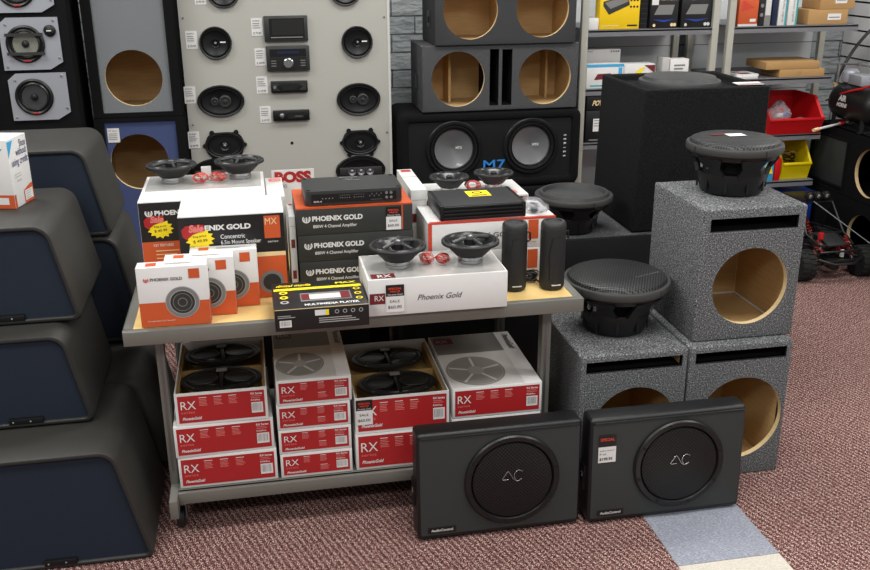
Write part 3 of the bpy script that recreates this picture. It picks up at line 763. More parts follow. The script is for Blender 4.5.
def lid_art(mb, w, d, h):
    X = TP(0, 0, h)
    mb.rect(-w / 2 + 0.004, w / 2 * 0.62, 0.004, d * 0.62, 'offwhite', X); mb.rect(-w / 2 + 0.004, w / 2 * 0.62, d * 0.62, d - 0.004, 'inkgrey', X)
    mb.rect(-w / 2 + 0.012, -w / 2 + 0.012 + w * 0.22, d * 0.82, d * 0.94, 'dkred', X, 0.0012); mb.text('RX', -w / 2 + 0.018, d * 0.85, 0.022, 'inkdim', X, 0.002, bold=0.02)
    cx, cy, r = -w * 0.15, d * 0.285, w * 0.33
    for (a_, b_, mm) in ((1.0, 0.93, 'lidgrey'), (0.92, 0.0, 'lidgrey')):
        mb.disc(cx, cy, r * a_, mm, X, 0.0012 + (0.0002 if b_ == 0 else 0), 40, 1.15, r * b_)
    for k in range(5):
        a = 2 * pi * k / 5 + 0.3
        mb.rect(0.0, r * 0.9, -0.004, 0.004, 'offwhite', X @ T(cx, cy, 0) @ Matrix.Diagonal((1, 1.15, 1, 1)) @ Matrix.Rotation(a, 4, 'Z'), 0.0018)
    mb.disc(cx, cy, r * 0.28, 'inkdim', X, 0.0022, 30, 1.15)
    mb.text('PhoenixGold', w * 0.39, d * 0.93, 0.02, 'ink', X, 0.002, rot=-pi / 2, width=d * 0.28, bold=0.02, shear=0.2)

def rx_box(label, x0, x1, y, z0, z1, d, wide=True, state='closed', rz=0, sticker=False, group='red and white speaker cartons on the lower shelf', price='$60.00'):
    w = x1 - x0; h = z1 - z0
    t = thing('speaker_carton', label, 'box', ((x0 + x1) / 2, y, z0), rz, group)
    mb = MB()
    if state == 'open':
        e = 0.004
        mb.box(-w / 2, w / 2, 0, d, 0, e, 'white'); mb.box(-w / 2, w / 2, 0, e, e, h, 'white'); mb.box(-w / 2, w / 2, d - e, d, e, h + 0.0, 'offwhite')
        mb.box(-w / 2, -w / 2 + e, e, d - e, e, h, 'offwhite'); mb.box(w / 2 - e, w / 2, e, d - e, e, h, 'offwhite')
        mb.build('carton', t)
        mb = MB()
        mb.box(-w / 2 + e, w / 2 - e, e, d - e, h * 0.45, h * 0.5, 'cardinner'); mb.box(-w / 2 + e, w / 2 - e, d * 0.49, d * 0.505, h * 0.5, h * 0.86, 'cardinner')
        mb.box(-w / 2 + e, -w / 2 + e + 0.008, e, d - e, h * 0.5, h * 0.9, 'cardinner'); mb.box(w / 2 - e - 0.008, w / 2 - e, e, d - e, h * 0.5, h * 0.9, 'cardinner')
        mb.build('cardboard_insert', t)
    else:
        mb.box(-w / 2, w / 2, 0, d, 0, h, 'white'); mb.build('carton', t, bevel=0.0015)
    mb = MB(); rx_front(mb, w, h, wide, FR()); mb.build('front_print', t)
    if state == 'lid': mb = MB(); lid_art(mb, w, d, h); mb.build('lid_print', t)
    if sticker:
        mb = MB(); tag_card(mb, -w / 2 + 0.003, h * 0.26, 0.050, h * 0.70, FR(), price=price); mb.build('price_tag', t)
    return t
Z0 = 0.1575
Y0 = 2.566
rx_box('wide red speaker carton at the bottom of the leftmost stack on the lower shelf', -0.289, 0.001, Y0, Z0, Z0 + 0.104, 0.37, rz=radians(0.2))
rx_box('wide red speaker carton, middle of the leftmost stack, turned slightly', -0.292, -0.003, Y0, Z0 + 0.105, Z0 + 0.208, 0.37, rz=radians(1.2))
rx_box('open wide red carton with two oval speakers, top of the leftmost stack', -0.280, -0.015, Y0, Z0 + 0.2095, Z0 + 0.3125, 0.385, state='open')
for i, lb in enumerate(['narrow red speaker carton, lowest of the four in the second stack', 'narrow red speaker carton, second from the bottom of the four-high stack', 'narrow red speaker carton, third from the bottom, just under the grey-lidded one']):
    rx_box(lb, 0.011 - 0.001 * i, 0.229, Y0, Z0 + 0.0815 * i, Z0 + 0.0815 * i + 0.0805, 0.37, wide=False)
rx_box('narrow red speaker carton with grey pictured lid, top of the four-high stack', 0.012, 0.235, Y0, Z0 + 0.2445, Z0 + 0.326, 0.385, wide=False, state='lid')
rx_box('wide red speaker carton on the shelf under the open one with the price tag', 0.2415, 0.531, Y0, Z0, Z0 + 0.124, 0.40)
rx_box('open wide red carton with oval speakers and a price tag on its front', 0.243, 0.534, Y0, Z0 + 0.1255, Z0 + 0.2455, 0.415, state='open', sticker=True)
rx_box('wide red speaker carton under the pictured one, mostly behind the slim subwoofer', 0.543, 0.829, Y0, Z0, Z0 + 0.144, 0.40)
rx_box('wide red speaker carton with grey pictured lid, rightmost on the lower shelf', 0.545, 0.831, Y0, Z0 + 0.1455, Z0 + 0.2475, 0.415, state='lid')

def oval(label, loc, Rr, sy, rz=0, H=0.05, style='cups', group=None, rx=0):
    t = thing('oval_speaker', label, 'speaker', loc, rz, group, rx); driver(t, I4, Rr, H, style, sy, magr=0.3 if sy < 1 else 0.42); return t
G = 'oval speakers in the open cartons'
zi = Z0 + 0.2095 + 0.103 * 0.5 + 0.0008
oval('front oval speaker in the open carton of the leftmost stack', (-0.147, Y0 + 0.1, zi), 0.120, 0.70, 0, 0.046, group=G)
oval('rear oval speaker, tilted, in the open carton of the leftmost stack', (-0.147, Y0 + 0.285, zi), 0.120, 0.70, radians(4), 0.046, group=G)
zi = Z0 + 0.1255 + 0.12 * 0.5 + 0.0008
oval('front oval speaker in the open carton with the price tag', (0.389, Y0 + 0.11, zi), 0.123, 0.70, 0, 0.052, group=G)
oval('rear oval speaker in the open carton with the price tag', (0.387, Y0 + 0.305, zi), 0.120, 0.70, radians(2), 0.052, group=G)

# front white carton with handwriting
t = thing('speaker_carton', 'white carton with handwritten name at the cart front, two round speakers on top', 'box', (0.486, 2.479, ZT + 0.001))
w, h, d = 0.404, 0.109, 0.225
mb = MB(); mb.box(-w / 2, w / 2, 0, d, 0, h, 'white'); mb.build('carton', t, bevel=0.0015)
mb = MB(); mb.rect(-w / 2 + 0.006, w / 2 - 0.004, 0.006, d - 0.006, 'wrap', TP(0, 0, h)); mb.rect(-w / 2 + 0.012, -w / 2 + 0.08, 0.008, 0.045, 'dkred', TP(0, 0, h), 0.0012)
mb.text('RX', -w / 2 + 0.03, 0.012, 0.024, 'white', TP(0, 0, h), 0.002, bold=0.02, width=0.04); mb.build('lid_print', t)
mb = MB(); X = FR(); mb.rect(-w / 2 + 0.004, -w / 2 + 0.048, 0.036, 0.068, 'dkred', X); mb.text('RX', -w / 2 + 0.018, 0.046, 0.016, 'white', X, 0.001, width=0.026)
mb.text('Phoenix Gold', -0.062, 0.040, 0.017, 'ink', X, 0.001, shear=0.35, width=0.125); mb.build('front_print', t)
mb = MB(); tag_card(mb, -w / 2 + 0.050, 0.010, 0.052, 0.082, FR()); mb.build('price_tag', t)
zt = ZT + 0.001 + h + 0.0015
def rspk(label, loc, Rr, H, rz=0, style='bridge', group='round speakers displayed on the cartons', sy=1.0):
    t = thing('coaxial_speaker', label, 'speaker', loc, rz, group); driver(t, I4, Rr, H, style, sy, frame='matte', cone='coneblack', mag='steel', magr=0.44); return t
rspk('round car speaker on the handwritten white carton, nearer the black flat box', (0.386, 2.583, zt), 0.083, 0.066, radians(35))
rspk('round car speaker on the handwritten white carton, nearer the cylinder speakers', (0.601, 2.583, zt), 0.085, 0.067, radians(20))
def wires(label, loc, s, n=9, seed=1, group='coils of red speaker wire'):
    r_ = random.Random(seed); t = thing('wire_coil', label, 'wire', loc, 0, group); mb = MB()
    for k in range(n):
        a0 = r_.uniform(0, pi); tl = r_.uniform(-0.5, 0.5); rr = s * r_.uniform(0.75, 1.0); pts = []
        for i in range(14):
            a = 2 * pi * i / 14
            p = Vector((rr * cos(a), rr * 0.6 * sin(a), 0)); p.rotate(Matrix.Rotation(radians(70) * r_.uniform(0.7, 1), 3, 'X')); p.rotate(Matrix.Rotation(a0, 3, 'Z'))
            pts.append(tuple(p + Vector((r_.uniform(-.0015, .0015), r_.uniform(-.0015, .0015), s * 0.68))))
        mb.tube(pts, 0.0014, ('wirered', 'palered', 'dkred')[k % 3] if k % 2 else 'wirered', I4, 6, True)  # pale strands paint highlights into the coil colour, dark ones set them off
    mb.build('wire', t)
    mb = MB(); mb.tube([(-s * 0.5, 0, s * 0.62), (0, s * 0.05, s * 0.68), (s * 0.5, 0, s * 0.64)], 0.003, 'white', I4, 6); mb.build('tie', t)
    return t
wires('left of the two red wire coils on the handwritten white carton', (0.472, 2.590, zt - 0.001), 0.027, seed=2)
wires('right of the two red wire coils on the handwritten white carton', (0.518, 2.578, zt - 0.001), 0.026, seed=3)

# black flat carton hanging over the front edge
t = thing('radio_carton', 'flat black carton with yellow stripe overhanging the cart front', 'box', (0.150, 2.417, ZT + 0.002), radians(0.4))
w, h, d = 0.257, 0.064, 0.215
mb = MB(); mb.box(-w / 2, w / 2, 0, d, 0, h, 'boxblack'); mb.build('carton', t, bevel=0.0015)
mb = MB(); X = FR(); barcode(mb, -w / 2 + 0.012, -w / 2 + 0.044, 0.012, 0.032, X); mb.rect(-0.02, 0.018, 0.040, 0.056, 'white', X, 0.001); mb.rect(0.009, 0.018, 0.040, 0.056, 'yellow', X, 0.0014)
lines(mb, -w / 2 + 0.008, 0.046, 0.05, 2, 0.005, 'inkdim', X); lines(mb, -0.01, 0.033, 0.12, 3, 0.006, 'inkdim', X)
for i in range(4): mb.disc(0.040 + i * 0.022, 0.048, 0.006, 'inkdim', X, 0.001, 14, 1, 0.004)
mb.rect(-w / 2, w / 2, h - 0.002, h, 'wood_edge', X, 0.0008)
mb.build('front_print', t)
mb = MB(); X = TP(0, 0, h); mb.rect(-w / 2 + 0.004, w / 2 - 0.004, 0.145, 0.163, 'yellow', X); mb.rect(-w / 2 + 0.075, w / 2 - 0.04, 0.05, 0.115, 'inkgrey', X)
mb.rect(-w / 2 + 0.09, w / 2 - 0.06, 0.062, 0.10, 'offwhite', X, 0.0012); mb.rect(-w / 2 + 0.078, -w / 2 + 0.1, 0.06, 0.105, 'dkred', X, 0.0014); mb.rect(w / 2 - 0.07, w / 2 - 0.044, 0.055, 0.11, 'dkred', X, 0.0014)
for i in range(3):
    mb.disc(-w / 2 + 0.03, 0.05 + i * 0.038, 0.012, 'yellow' if i else 'inkdim', X, 0.0012, 18, 1, 0.006); mb.disc(w / 2 - 0.02, 0.05 + i * 0.038, 0.010, 'yellow', X, 0.0012, 18, 1, 0.006)
mb.text('MULTIMEDIA PLAYER', -0.045, 0.015, 0.014, 'white', X, bold=0.03, width=0.15); mb.text('digital media', -w / 2 + 0.01, 0.175, 0.018, 'yellow', X, width=0.1, shear=0.3, bold=0.02); mb.text('MAX', w / 2 - 0.075, 0.175, 0.014, 'yellow', X, bold=0.04, width=0.06)
mb.build('lid_print', t)

# small white/orange speaker boxes
def small_box(label, x, y, rz=0):
    t = thing('small_speaker_box', label, 'box', (x, y, ZT + 0.001), rz, 'small white and orange speaker boxes at the cart corner')
    w, h, d = 0.188, 0.172, 0.052
    mb = MB(); mb.box(-w / 2, w / 2, 0, d, 0, h, 'white'); mb.build('carton', t, bevel=0.0015)
    mb = MB(); X = FR(); mb.rect(-w / 2 + 0.0005, w / 2 - 0.0005, 0.0005, h * 0.41, 'orange', X)
    mb.disc(0.022, h * 0.395, 0.046, 'inkdim', X, 0.001, 40); mb.disc(0.022, h * 0.395, 0.044, 'inkgrey', X, 0.0014, 40); mb.disc(0.022, h * 0.395, 0.035, 'inkdim', X, 0.0016, 40); mb.disc(0.022, h * 0.395, 0.033, 'boxdark', X, 0.0018, 40)
    mb.disc(0.022, h * 0.395, 0.026, 'inkgrey', X, 0.002, 40, 1, 0.0245); mb.disc(0.022, h * 0.395, 0.013, 'inkgrey', X, 0.002, 24, 1, 0.011)
    mb.rect(w * 0.235, w * 0.39, h * 0.79, h * 0.95, 'orange', X, 0.001)
    phoenix_mark(mb, -w * 0.37, h * 0.80, 0.007, 'redorange', X); mb.text('PHOENIX GOLD', -w * 0.31, h * 0.775, 0.0085, 'boxdark', X, bold=0.02, width=0.085)
    mb.text('Component Car Speaker', -w * 0.4, h * 0.09, 0.004, 'white', X, 0.0015, width=0.075); mb.build('front_print', t)
    mb = MB(); X = TP(0, 0, h); mb.rect(-w * 0.37, -w * 0.22, 0.012, 0.040, 'orange', X); lines(mb, -0.02, 0.03, 0.09, 2, 0.006, 'inkdim', X); mb.build('top_print', t)
    mb = MB(); X = Matrix(((0, 0, 1, w / 2), (1, 0, 0, 0), (0, 1, 0, 0), (0, 0, 0, 1))); mb.rect(0.0005, d - 0.0005, 0.0005, h * 0.41, 'orange', X); mb.build('side_print', t)
    return t
small_box('small white and orange speaker box at the cart corner, frontmost of three', -0.246, 2.525, radians(-0.5))
small_box('small white and orange speaker box, middle of the three at the cart corner', -0.175, 2.583)
small_box('small white and orange speaker box, rearmost of the three at the cart corner', -0.109, 2.640)

def sale(mb, u, v, r, X, w=0.003):
    n = 13; pts = []
    for i in range(2 * n):
        a = pi * i / n; q = r if i % 2 == 0 else r * 0.76
        pts.append((u + q * cos(a), v + q * 0.78 * sin(a)))
    mb.poly(pts, 'yellow', X, w)
    mb.poly([(u - r * 1.15, v + r * 0.25), (u - r * 0.9, v + r * 0.0), (u - r * 0.45, v + r * 0.35), (u + r * 0.35, v + r * 0.62), (u + r * 0.3, v + r * 1.05), (u - r * 0.9, v + r * 1.0), (u - r * 1.2, v + r * 0.7)], 'red', X, w + 0.0006)
    mb.text('Sale', u - r * 0.72, v + r * 0.55, r * 0.48, 'palered', X, w + 0.0014, bold=0.06, width=r * 1.0, shear=0.15)
    mb.text('Reg price', u - r * 0.45, v + r * 0.12, r * 0.16, 'ink', X, w + 0.001, width=r * 0.9, rot=0.08); mb.text('$ 49.99', u - r * 0.45, v - r * 0.25, r * 0.2, 'ink', X, w + 0.001, width=r * 0.95, rot=0.08)
# MX carton
t = thing('speaker_carton', 'large black and orange carton with MX square and yellow sale sticker, on the cart', 'box', (-0.081, 2.700, ZT + 0.001))
w, h, d = 0.300, 0.262, 0.20
mb = MB(); mb.box(-w / 2, w / 2, 0, d, 0, h, 'white'); mb.build('carton', t, bevel=0.0015)
mb = MB(); X = FR(); mb.rect(-w / 2, w / 2, h * 0.54, h * 0.985, 'boxblack', X); mb.rect(-w / 2, w / 2, 0.0, h * 0.49, 'orange', X); mb.rect(-w / 2, w / 2, h * 0.49, h * 0.54, 'wood_edge', X)
mb.text('PHOENIX GOLD', -0.128, h * 0.83, 0.0145, 'white', X, bold=0.045, width=0.182); mb.text('Concentric', -0.034, h * 0.725, 0.013, 'white', X, width=0.07, bold=0.01); mb.text('6.5in Mount Speaker', -0.034, h * 0.66, 0.012, 'white', X, width=0.115, bold=0.01)
mb.rect(0.092, 0.138, h * 0.70, h * 0.96, 'orange', X, 0.001); mb.text('MX', 0.095, h * 0.86, 0.020, 'wood_edge', X, 0.0015, width=0.034); mb.text('series', 0.1, h * 0.65, 0.007, 'white', X, width=0.03)
mb.disc(0.105, h * 0.18, 0.036, 'inkgrey', X, 0.001, 36); mb.disc(0.105, h * 0.18, 0.026, 'boxdark', X, 0.0014, 36)
mb.build('front_print', t)
mb = MB(); sale(mb, -0.092, h * 0.735, 0.042, FR()); mb.build('sale_sticker', t)
# tall phoenix carton
t = thing('speaker_carton', 'tall white carton with black and orange front and sale sticker, behind the MX carton', 'box', (-0.170, 2.915, ZT + 0.001))
w, h, d = 0.385, 0.256, 0.34
mb = MB(); mb.box(-w / 2, w / 2, 0, d, 0, h, 'white'); mb.build('carton', t, bevel=0.0015)
mb = MB(); X = FR(); mb.rect(-w / 2 + 0.001, w / 2, h * 0.50, h * 0.985, 'boxblack', X); mb.rect(-w / 2 + 0.001, w / 2, 0.0, h * 0.50, 'orange', X)
phoenix_mark(mb, -w / 2 + 0.030, h * 0.86, 0.012, 'white', X); mb.text('PHOENIX GOLD', -w / 2 + 0.047, h * 0.83, 0.014, 'white', X, bold=0.045, width=0.165)
mb.text('KEY FEATURES', -w / 2 + 0.035, h * 0.44, 0.008, 'offwhite', X, bold=0.02, width=0.06)
lines(mb, -w / 2 + 0.04, h * 0.39, 0.08, 7, 0.012, 'wood_edge', X, 0.003); mb.build('front_print', t)
mb = MB(); sale(mb, -0.132, h * 0.66, 0.040, FR()); mb.build('sale_sticker', t)
mb = MB(); mb.rect(-w / 2 + 0.01, w / 2 - 0.01, 0.13, d - 0.006, 'wrap', TP(0, 0, h)); mb.build('plastic_wrap', t)
zt = ZT + 0.001 + h + 0.0015
rspk('round car speaker on the tall carton, beside the blue-fronted tower', (-0.272, 3.16, zt), 0.081, 0.060, radians(15))
rspk('round car speaker on the tall carton, below the display board', (-0.054, 3.18, zt), 0.082, 0.060, radians(-10))
wires('red wire coil on the tall carton, by the left round speaker', (-0.180, 3.12, zt - 0.0005), 0.028, seed=5)
wires('red wire coil on the tall carton, by the right round speaker', (-0.124, 3.125, zt - 0.0005), 0.028, seed=6)
mb = MB(); mb.box(-0.016, 0.016, 0, 0.006, 0, 0.045, 'white'); o = mb.build('small_white_card', bevel=0.001); o.location = (-0.163, 3.165, zt - 0.0005); tag(o, 'small blank white card standing behind the wire coils on the tall carton', 'card')

# white cartons standing upright around the amplifier stack
def upright(label, x0, x1, y, z1, d, marks):
    t = thing('upright_carton', label, 'box', ((x0 + x1) / 2, y, ZT + 0.001), 0, 'white cartons standing on end')
    w = x1 - x0; h = z1 - ZT
    mb = MB(); mb.box(-w / 2, w / 2, 0, d, 0, h, 'offwhite'); mb.build('carton', t, bevel=0.0015)
    mb = MB(); X = FR()
    if marks == 'barcode':
        barcode(mb, -w * 0.4, w * 0.4, h * 0.80, h * 0.95, X); mb.rect(-w * 0.3, w * 0.42, d * 0.78, d * 0.95, 'palered', TP(0, 0, h)); mb.text('RX', -w * 0.1, d * 0.82, 0.012, 'white', TP(0, 0, h), 0.0012, width=0.025)
    else:
        for k in (0.12, 0.56): mb.rect(-w / 2 + 0.004, w / 2 - 0.004, h * k, h * (k + 0.12), 'dkred', X)
        mb.rect(-w / 2 + 0.003, w / 2 - 0.003, h * 0.86, h * 0.865, 'inkgrey', X); mb.rect(-w * 0.3, w * 0.35, d * 0.86, d * 0.96, 'red', TP(0, 0, h)); mb.rect(-w / 2 + .002, w / 2 - .002, d * 0.60, d * 0.61, 'inkgrey', TP(0, 0, h))
    mb.build('print', t); return t
upright('white carton with a barcode label, behind the MX carton', 0.027, 0.083, 2.94, ZT + 0.245, 0.26, 'barcode')
upright('white and red carton standing on end, left of the amplifier cartons', 0.053 + 0.032, 0.0985 + 0.006, 2.77, ZT + 0.225, 0.15, 'red')
upright('white and red carton standing on end, right of the amplifier cartons', 0.484, 0.536, 2.93, ZT + 0.245, 0.30, 'red')

# amplifier cartons
for i, lb in enumerate(['charcoal amplifier carton, bottom of three, mostly hidden by the flat black carton', 'charcoal amplifier carton, middle of the stack of three', 'charcoal amplifier carton with price tag, top of three, amplifier on it']):
    w, h, d = 0.352, 0.0832, 0.24
    t = thing('amplifier_carton', lb, 'box', (0.284 + (0.002, 0.001, -0.001)[i], 2.752 + (0.003, 0.0015, 0)[i], ZT + 0.001 + i * 0.0842), 0, 'stack of charcoal amplifier cartons')
    mb = MB(); mb.box(-w / 2, w / 2, 0, d, 0, h, 'boxdark'); mb.build('carton', t, bevel=0.0015)
    mb = MB(); X = FR(); mb.rect(-w / 2, w / 2, h - 0.003, h, 'orange', X) if i == 2 else None; mb.rect(-w / 2, w / 2, 0.0, d, 'orange', TP(0, 0, h)) if i == 2 else None
    mb.rect(w / 2 - 0.034, w / 2 - 0.030, 0.002, h - 0.004, 'orange', X) if i == 2 else None
    phoenix_mark(mb, -w / 2 + 0.030, h * 0.61, 0.0125, 'white', X); mb.text('PHOENIX GOLD', -w / 2 + 0.047, h * 0.52, 0.0145, 'white', X, bold=0.045, width=0.152); mb.text('800W 4 Channel Amplifier', -w / 2 + 0.049, h * 0.26, 0.0095, 'offwhite', X, bold=0.02, width=0.132)
    mb.build('print', t)
    if i == 2: mb = MB(); tag_card(mb, w / 2 - 0.082, h * 0.04, 0.046, h * 0.86, FR()); mb.build('price_tag', t)
# amplifier 1
t = thing('car_amplifier', 'dark grey car amplifier with dotted control panel on the charcoal cartons', 'amplifier', (0.284, 2.768, ZT + 0.001 + 3 * 0.0842 + 0.0012), radians(0.3))
w, h, d = 0.296, 0.045, 0.175
mb = MB(); mb.plate(round_poly(rectp(-w / 2, w / 2, 0, d), 0.018, 5), [], h, 'softgrey', 'softgrey', 'softgrey', TP(0, 0, h)); mb.build('housing', t, bevel=0.004, seg=3)
mb = MB(); mb.box(-w / 2 + 0.02, w / 2 - 0.02, -0.0015, 0.004, 0.009, h - 0.010, 'plastic'); X = FR(0, -0.0018, 0)
for i in range(4): mb.disc(-0.095 + i * 0.010, 0.022, 0.0022, 'steel', X, n=10)
for c in (-0.042, 0.0):
    for i in range(5): mb.disc(c + i * 0.007, 0.022, 0.0016, 'steel', X, n=10); mb.disc(c + i * 0.007, 0.030, 0.001, 'inkdim', X, n=8)
for i in range(6): mb.rect(0.045 + i * 0.007, 0.049 + i * 0.007, 0.021 + (i % 2) * 0.006, 0.026 + (i % 2) * 0.006, 'steeldull', X)
for a in (0.098, 0.112):
    for b_ in (0.017, 0.031): mb.lathe([(0.0045, 0), (0.0045, 0.004), (0.0025, 0.004)], 'steel', X @ T(a, b_, 0), 14)
mb.rect(0.05, 0.085, 0.011, 0.013, 'steeldull', X); mb.text('800.4', -0.122, 0.011, 0.005, 'white', X, width=0.024)
mb.build('control_panel', t)
mb = MB(); mb.rect(-0.03, 0.03, 0.12, 0.155, 'matte', TP(0, 0, h), 0.001); mb.tube([(-0.03, 0.12, h + .001), (0.03, 0.12, h + .001), (0.03, 0.155, h + .001), (-0.03, 0.155, h + .001)], 0.001, 'steeldull', I4, 6, True); phoenix_mark(mb, 0, 0.138, 0.012, 'steeldull', TP(0, 0, h)); mb.build('logo_plate', t)
for (a, b_) in ((-0.136, 0.012), (0.136, 0.012), (-0.136, d - 0.012), (0.136, d - 0.012)): mb = MB(); mb.lathe([(0.006, h - 0.001), (0.006, h + 0.0015), (0.003, h + 0.001)], 'void', T(a, b_, 0), 12); mb.build('screw', t)

# orange/white cartons under amplifier 2
for i, lb in enumerate(['white carton with orange square on its front, lower one behind the cylinder speakers', 'white carton with orange square on its front, upper one, black amplifier on it']):
    w, h, d = 0.405, 0.0955, 0.206
    t = thing('amplifier_carton', lb, 'box', (0.7035, 2.722, ZT + 0.001 + i * 0.0965), 0, 'white cartons with orange squares')
    mb = MB(); mb.box(-w / 2, w / 2, 0, d, 0, h, 'white'); mb.build('carton', t, bevel=0.0015)
    mb = MB(); X = FR(); mb.rect(w / 2 - 0.088, w / 2 - 0.055, h * 0.28, h * 0.93, 'orange', X); mb.text('series', w / 2 - 0.088, h * 0.16, 0.006, 'orange', X, width=0.026)
    mb.rect(-w / 2, w / 2, h - 0.005, h, 'redorange', X) if i else None
    mb.rect(-w / 2, -w / 2 + 0.012, 0, h - 0.001, 'redorange', X, 0.0008) if i else None
    mb.text('PHOENIX GOLD', 0.077, h * 0.42, 0.016, 'ink', X, width=0.2, align='R'); mb.build('print', t)
    if i: mb = MB(); mb.rect(-w / 2, -w / 2 + 0.02, 0, d, 'white', TP(0, 0, h)); mb.rect(-w / 2 + .004, w / 2, 0.0, 0.012, 'redorange', TP(0, 0, h), 0.0008); mb.build('top_print', t)
t = thing('car_amplifier', 'black ribbed car amplifier with yellow label on the orange-square carton', 'amplifier', (0.677, 2.735, ZT + 0.001 + 0.1936), radians(0.8))
w, h, d = 0.272, 0.046, 0.20
mb = MB(); mb.box(-w / 2 + 0.006, w / 2 - 0.006, 0.004, d, 0.0, h, 'matte'); mb.build('housing', t, bevel=0.003, seg=3)
mb = MB()
for i in range(4): mb.box(-w / 2 + 0.012, w / 2 - 0.012, -0.002, 0.006, 0.003 + i * 0.011, 0.010 + i * 0.011, 'plastic')
mb.build('heat_fins', t, bevel=0.0015)
for s_ in (-1, 1):
    mb = MB(); mb.box(s_ * (w / 2 - 0.006) - 0.006, s_ * (w / 2 - 0.006) + 0.006, -0.001, d + 0.001, 0, h + 0.001, 'plastic'); mb.build('end_plate', t, bevel=0.002)
mb = MB(); X = TP(0, 0, h); mb.rect(-0.022, 0.052, 0.095, 0.165, 'yellow', X); mb.disc(0.014, 0.14, 0.017, 'ink', X, 0.0012, 20, 0.8, 0.012); mb.rect(-0.01, 0.04, 0.104, 0.112, 'ink', X, 0.0012); mb.build('yellow_label', t)
# crumpled clear bag
def bag(name, label, loc, dims, seed, extra=None, cat='bag'):
    r_ = random.Random(seed); t = thing(name, label, cat, loc)
    mb = MB(); n, k = 20, 12; vs = []; fs = []
    for j in range(k + 1):
        ph = pi * j / k
        for i in range(n):
            a = 2 * pi * i / n; q = 1 + r_.uniform(-0.22, 0.22)
            vs.append((dims[0] * sin(ph) * cos(a) * q, dims[1] * sin(ph) * sin(a) * q, max(0, dims[2] * (1 - cos(ph)) * 0.5 * (1 + r_.uniform(-0.12, 0.12)))))
    for j in range(k):
        for i in range(n): fs.append((j * n + i, j * n + (i + 1) % n, (j + 1) * n + (i + 1) % n, (j + 1) * n + i))
    mb.add(vs, fs, 'film'); mb.build('bag_film', t, ang=180)
    if extra: extra(t)
    return t
def ex1(t):
    mb = MB(); mb.lathe([(0.010, 0.004), (0.012, 0.006), (0.012, 0.014), (0.004, 0.016)], 'knobblue', T(-0.012, -0.04, 0), 20); mb.build('knob', t)
    mb = MB()
    for i in range(5): mb.tube([(0.01 * i - 0.02, -0.03 + 0.01 * i, 0.005), (0.02 - 0.006 * i, 0.02, 0.012), (0.0, 0.05, 0.008)], 0.0015, 'steeldull', I4, 6)
    mb.build('wire', t)
bag('plastic_bag', 'clear plastic bag of mounting parts beside the black amplifier', (0.864, 2.815, ZT + 0.1938), (0.040, 0.078, 0.028), 4, ex1)
# red/white box behind amp 2 with two speakers
t = thing('speaker_carton', 'white and red carton behind the black amplifier, two round speakers on it', 'box', (0.725, 3.04, ZT + 0.001))
w, h, d = 0.372, 0.183, 0.215
mb = MB(); mb.box(-w / 2, w / 2, 0, d, 0, h, 'offwhite'); mb.build('carton', t, bevel=0.0015)
mb = MB(); mb.rect(-w / 2 + 0.004, w / 2 - 0.004, 0.004, h - 0.006, 'dkred', FR()); mb.rect(w / 2 - 0.13, w / 2 - 0.03, 0.02, 0.06, 'palered', TP(0, 0, h)); mb.build('print', t)
zt = ZT + 0.001 + h + 0.0015
rspk('round speaker behind the black amplifier, left of the red wires', (0.650, 3.12, zt), 0.068, 0.056, radians(60), 'coax')
rspk('round speaker behind the black amplifier, right of the red wires', (0.812, 3.14, zt), 0.069, 0.058, radians(10), 'coax')
wires('red wire coil between the two speakers behind the black amplifier', (0.733, 3.12, zt - 0.0005), 0.030, seed=8)
# cylinder speakers
for i, (x, lb) in enumerate(((0.7475, 'black cylinder portable speaker next to the handwritten carton'), (0.864, 'black cylinder portable speaker at the cart right corner'))):
    t = thing('portable_speaker', lb, 'speaker', (x, 2.625 - 0.012 * i, ZT + 0.0005), radians(4 * i), 'pair of black cylinder speakers')
    r = 0.0385; H = 0.212
    mb = MB(); mb.lathe([(r * 0.85, 0), (r * 0.97, 0.006), (r, 0.02), (r, H - 0.03), (r * 0.985, H - 0.026)], 'matte', I4, 48); mb.build('body', t)
    mb = MB(); mb.lathe([(r * 0.985, H - 0.026), (r * 1.01, H - 0.022), (r * 0.98, H - 0.008), (r * 0.86, H - 0.001), (r * 0.62, H), (r * 0.58, H - 0.004), (0.0001, H - 0.004)], 'softgrey', I4, 48, 1, False, False); mb.build('top_cap', t)
    mb = MB(); mb.box(-0.014, 0.014, -r - 0.0012, -r + 0.004, 0.017, 0.020, 'offwhite'); mb.build('nameplate', t)
    mb = MB(); mb.tube([(r * 0.98, 0.0, H - 0.035), (r + 0.009, 0, H - 0.038), (r + 0.010, 0, H - 0.06), (r * 0.98, 0, H - 0.066)], 0.003, 'plastic'); mb.build('carry_loop', t)
    mb = MB(); mb.tube([(-r * 0.55, -r * 0.86, 0.03), (-r * 0.62, -r * 0.82, 0.12), (-r * 0.4, -r * 0.95, 0.165), (r * 0.2, -r * 1.0, 0.172)], 0.0012, 'plastic'); mb.build('seam', t)
t = thing('charging_cable', 'bundle of black charging cable between the two cylinder speakers', 'cable', (0.815, 2.672, ZT + 0.0005))
mb = MB(); r_ = random.Random(3)
for k in range(7):
    mb.tube([(0.018 * cos(2 * pi * i / 12) * (1 + 0.1 * k % 3), 0.012 * sin(2 * pi * i / 12) + 0.002 * k, 0.006 + 0.0035 * k + 0.003 * sin(i + k)) for i in range(12)], 0.0022, 'plastic', I4, 6, True)
mb.build('cable', t)
mb = MB(); mb.tube([(0.012, -0.012, 0.012), (0.022, -0.03, 0.006), (0.032, -0.048, 0.003)], 0.003, 'plastic', I4, 6); mb.build('plug', t)
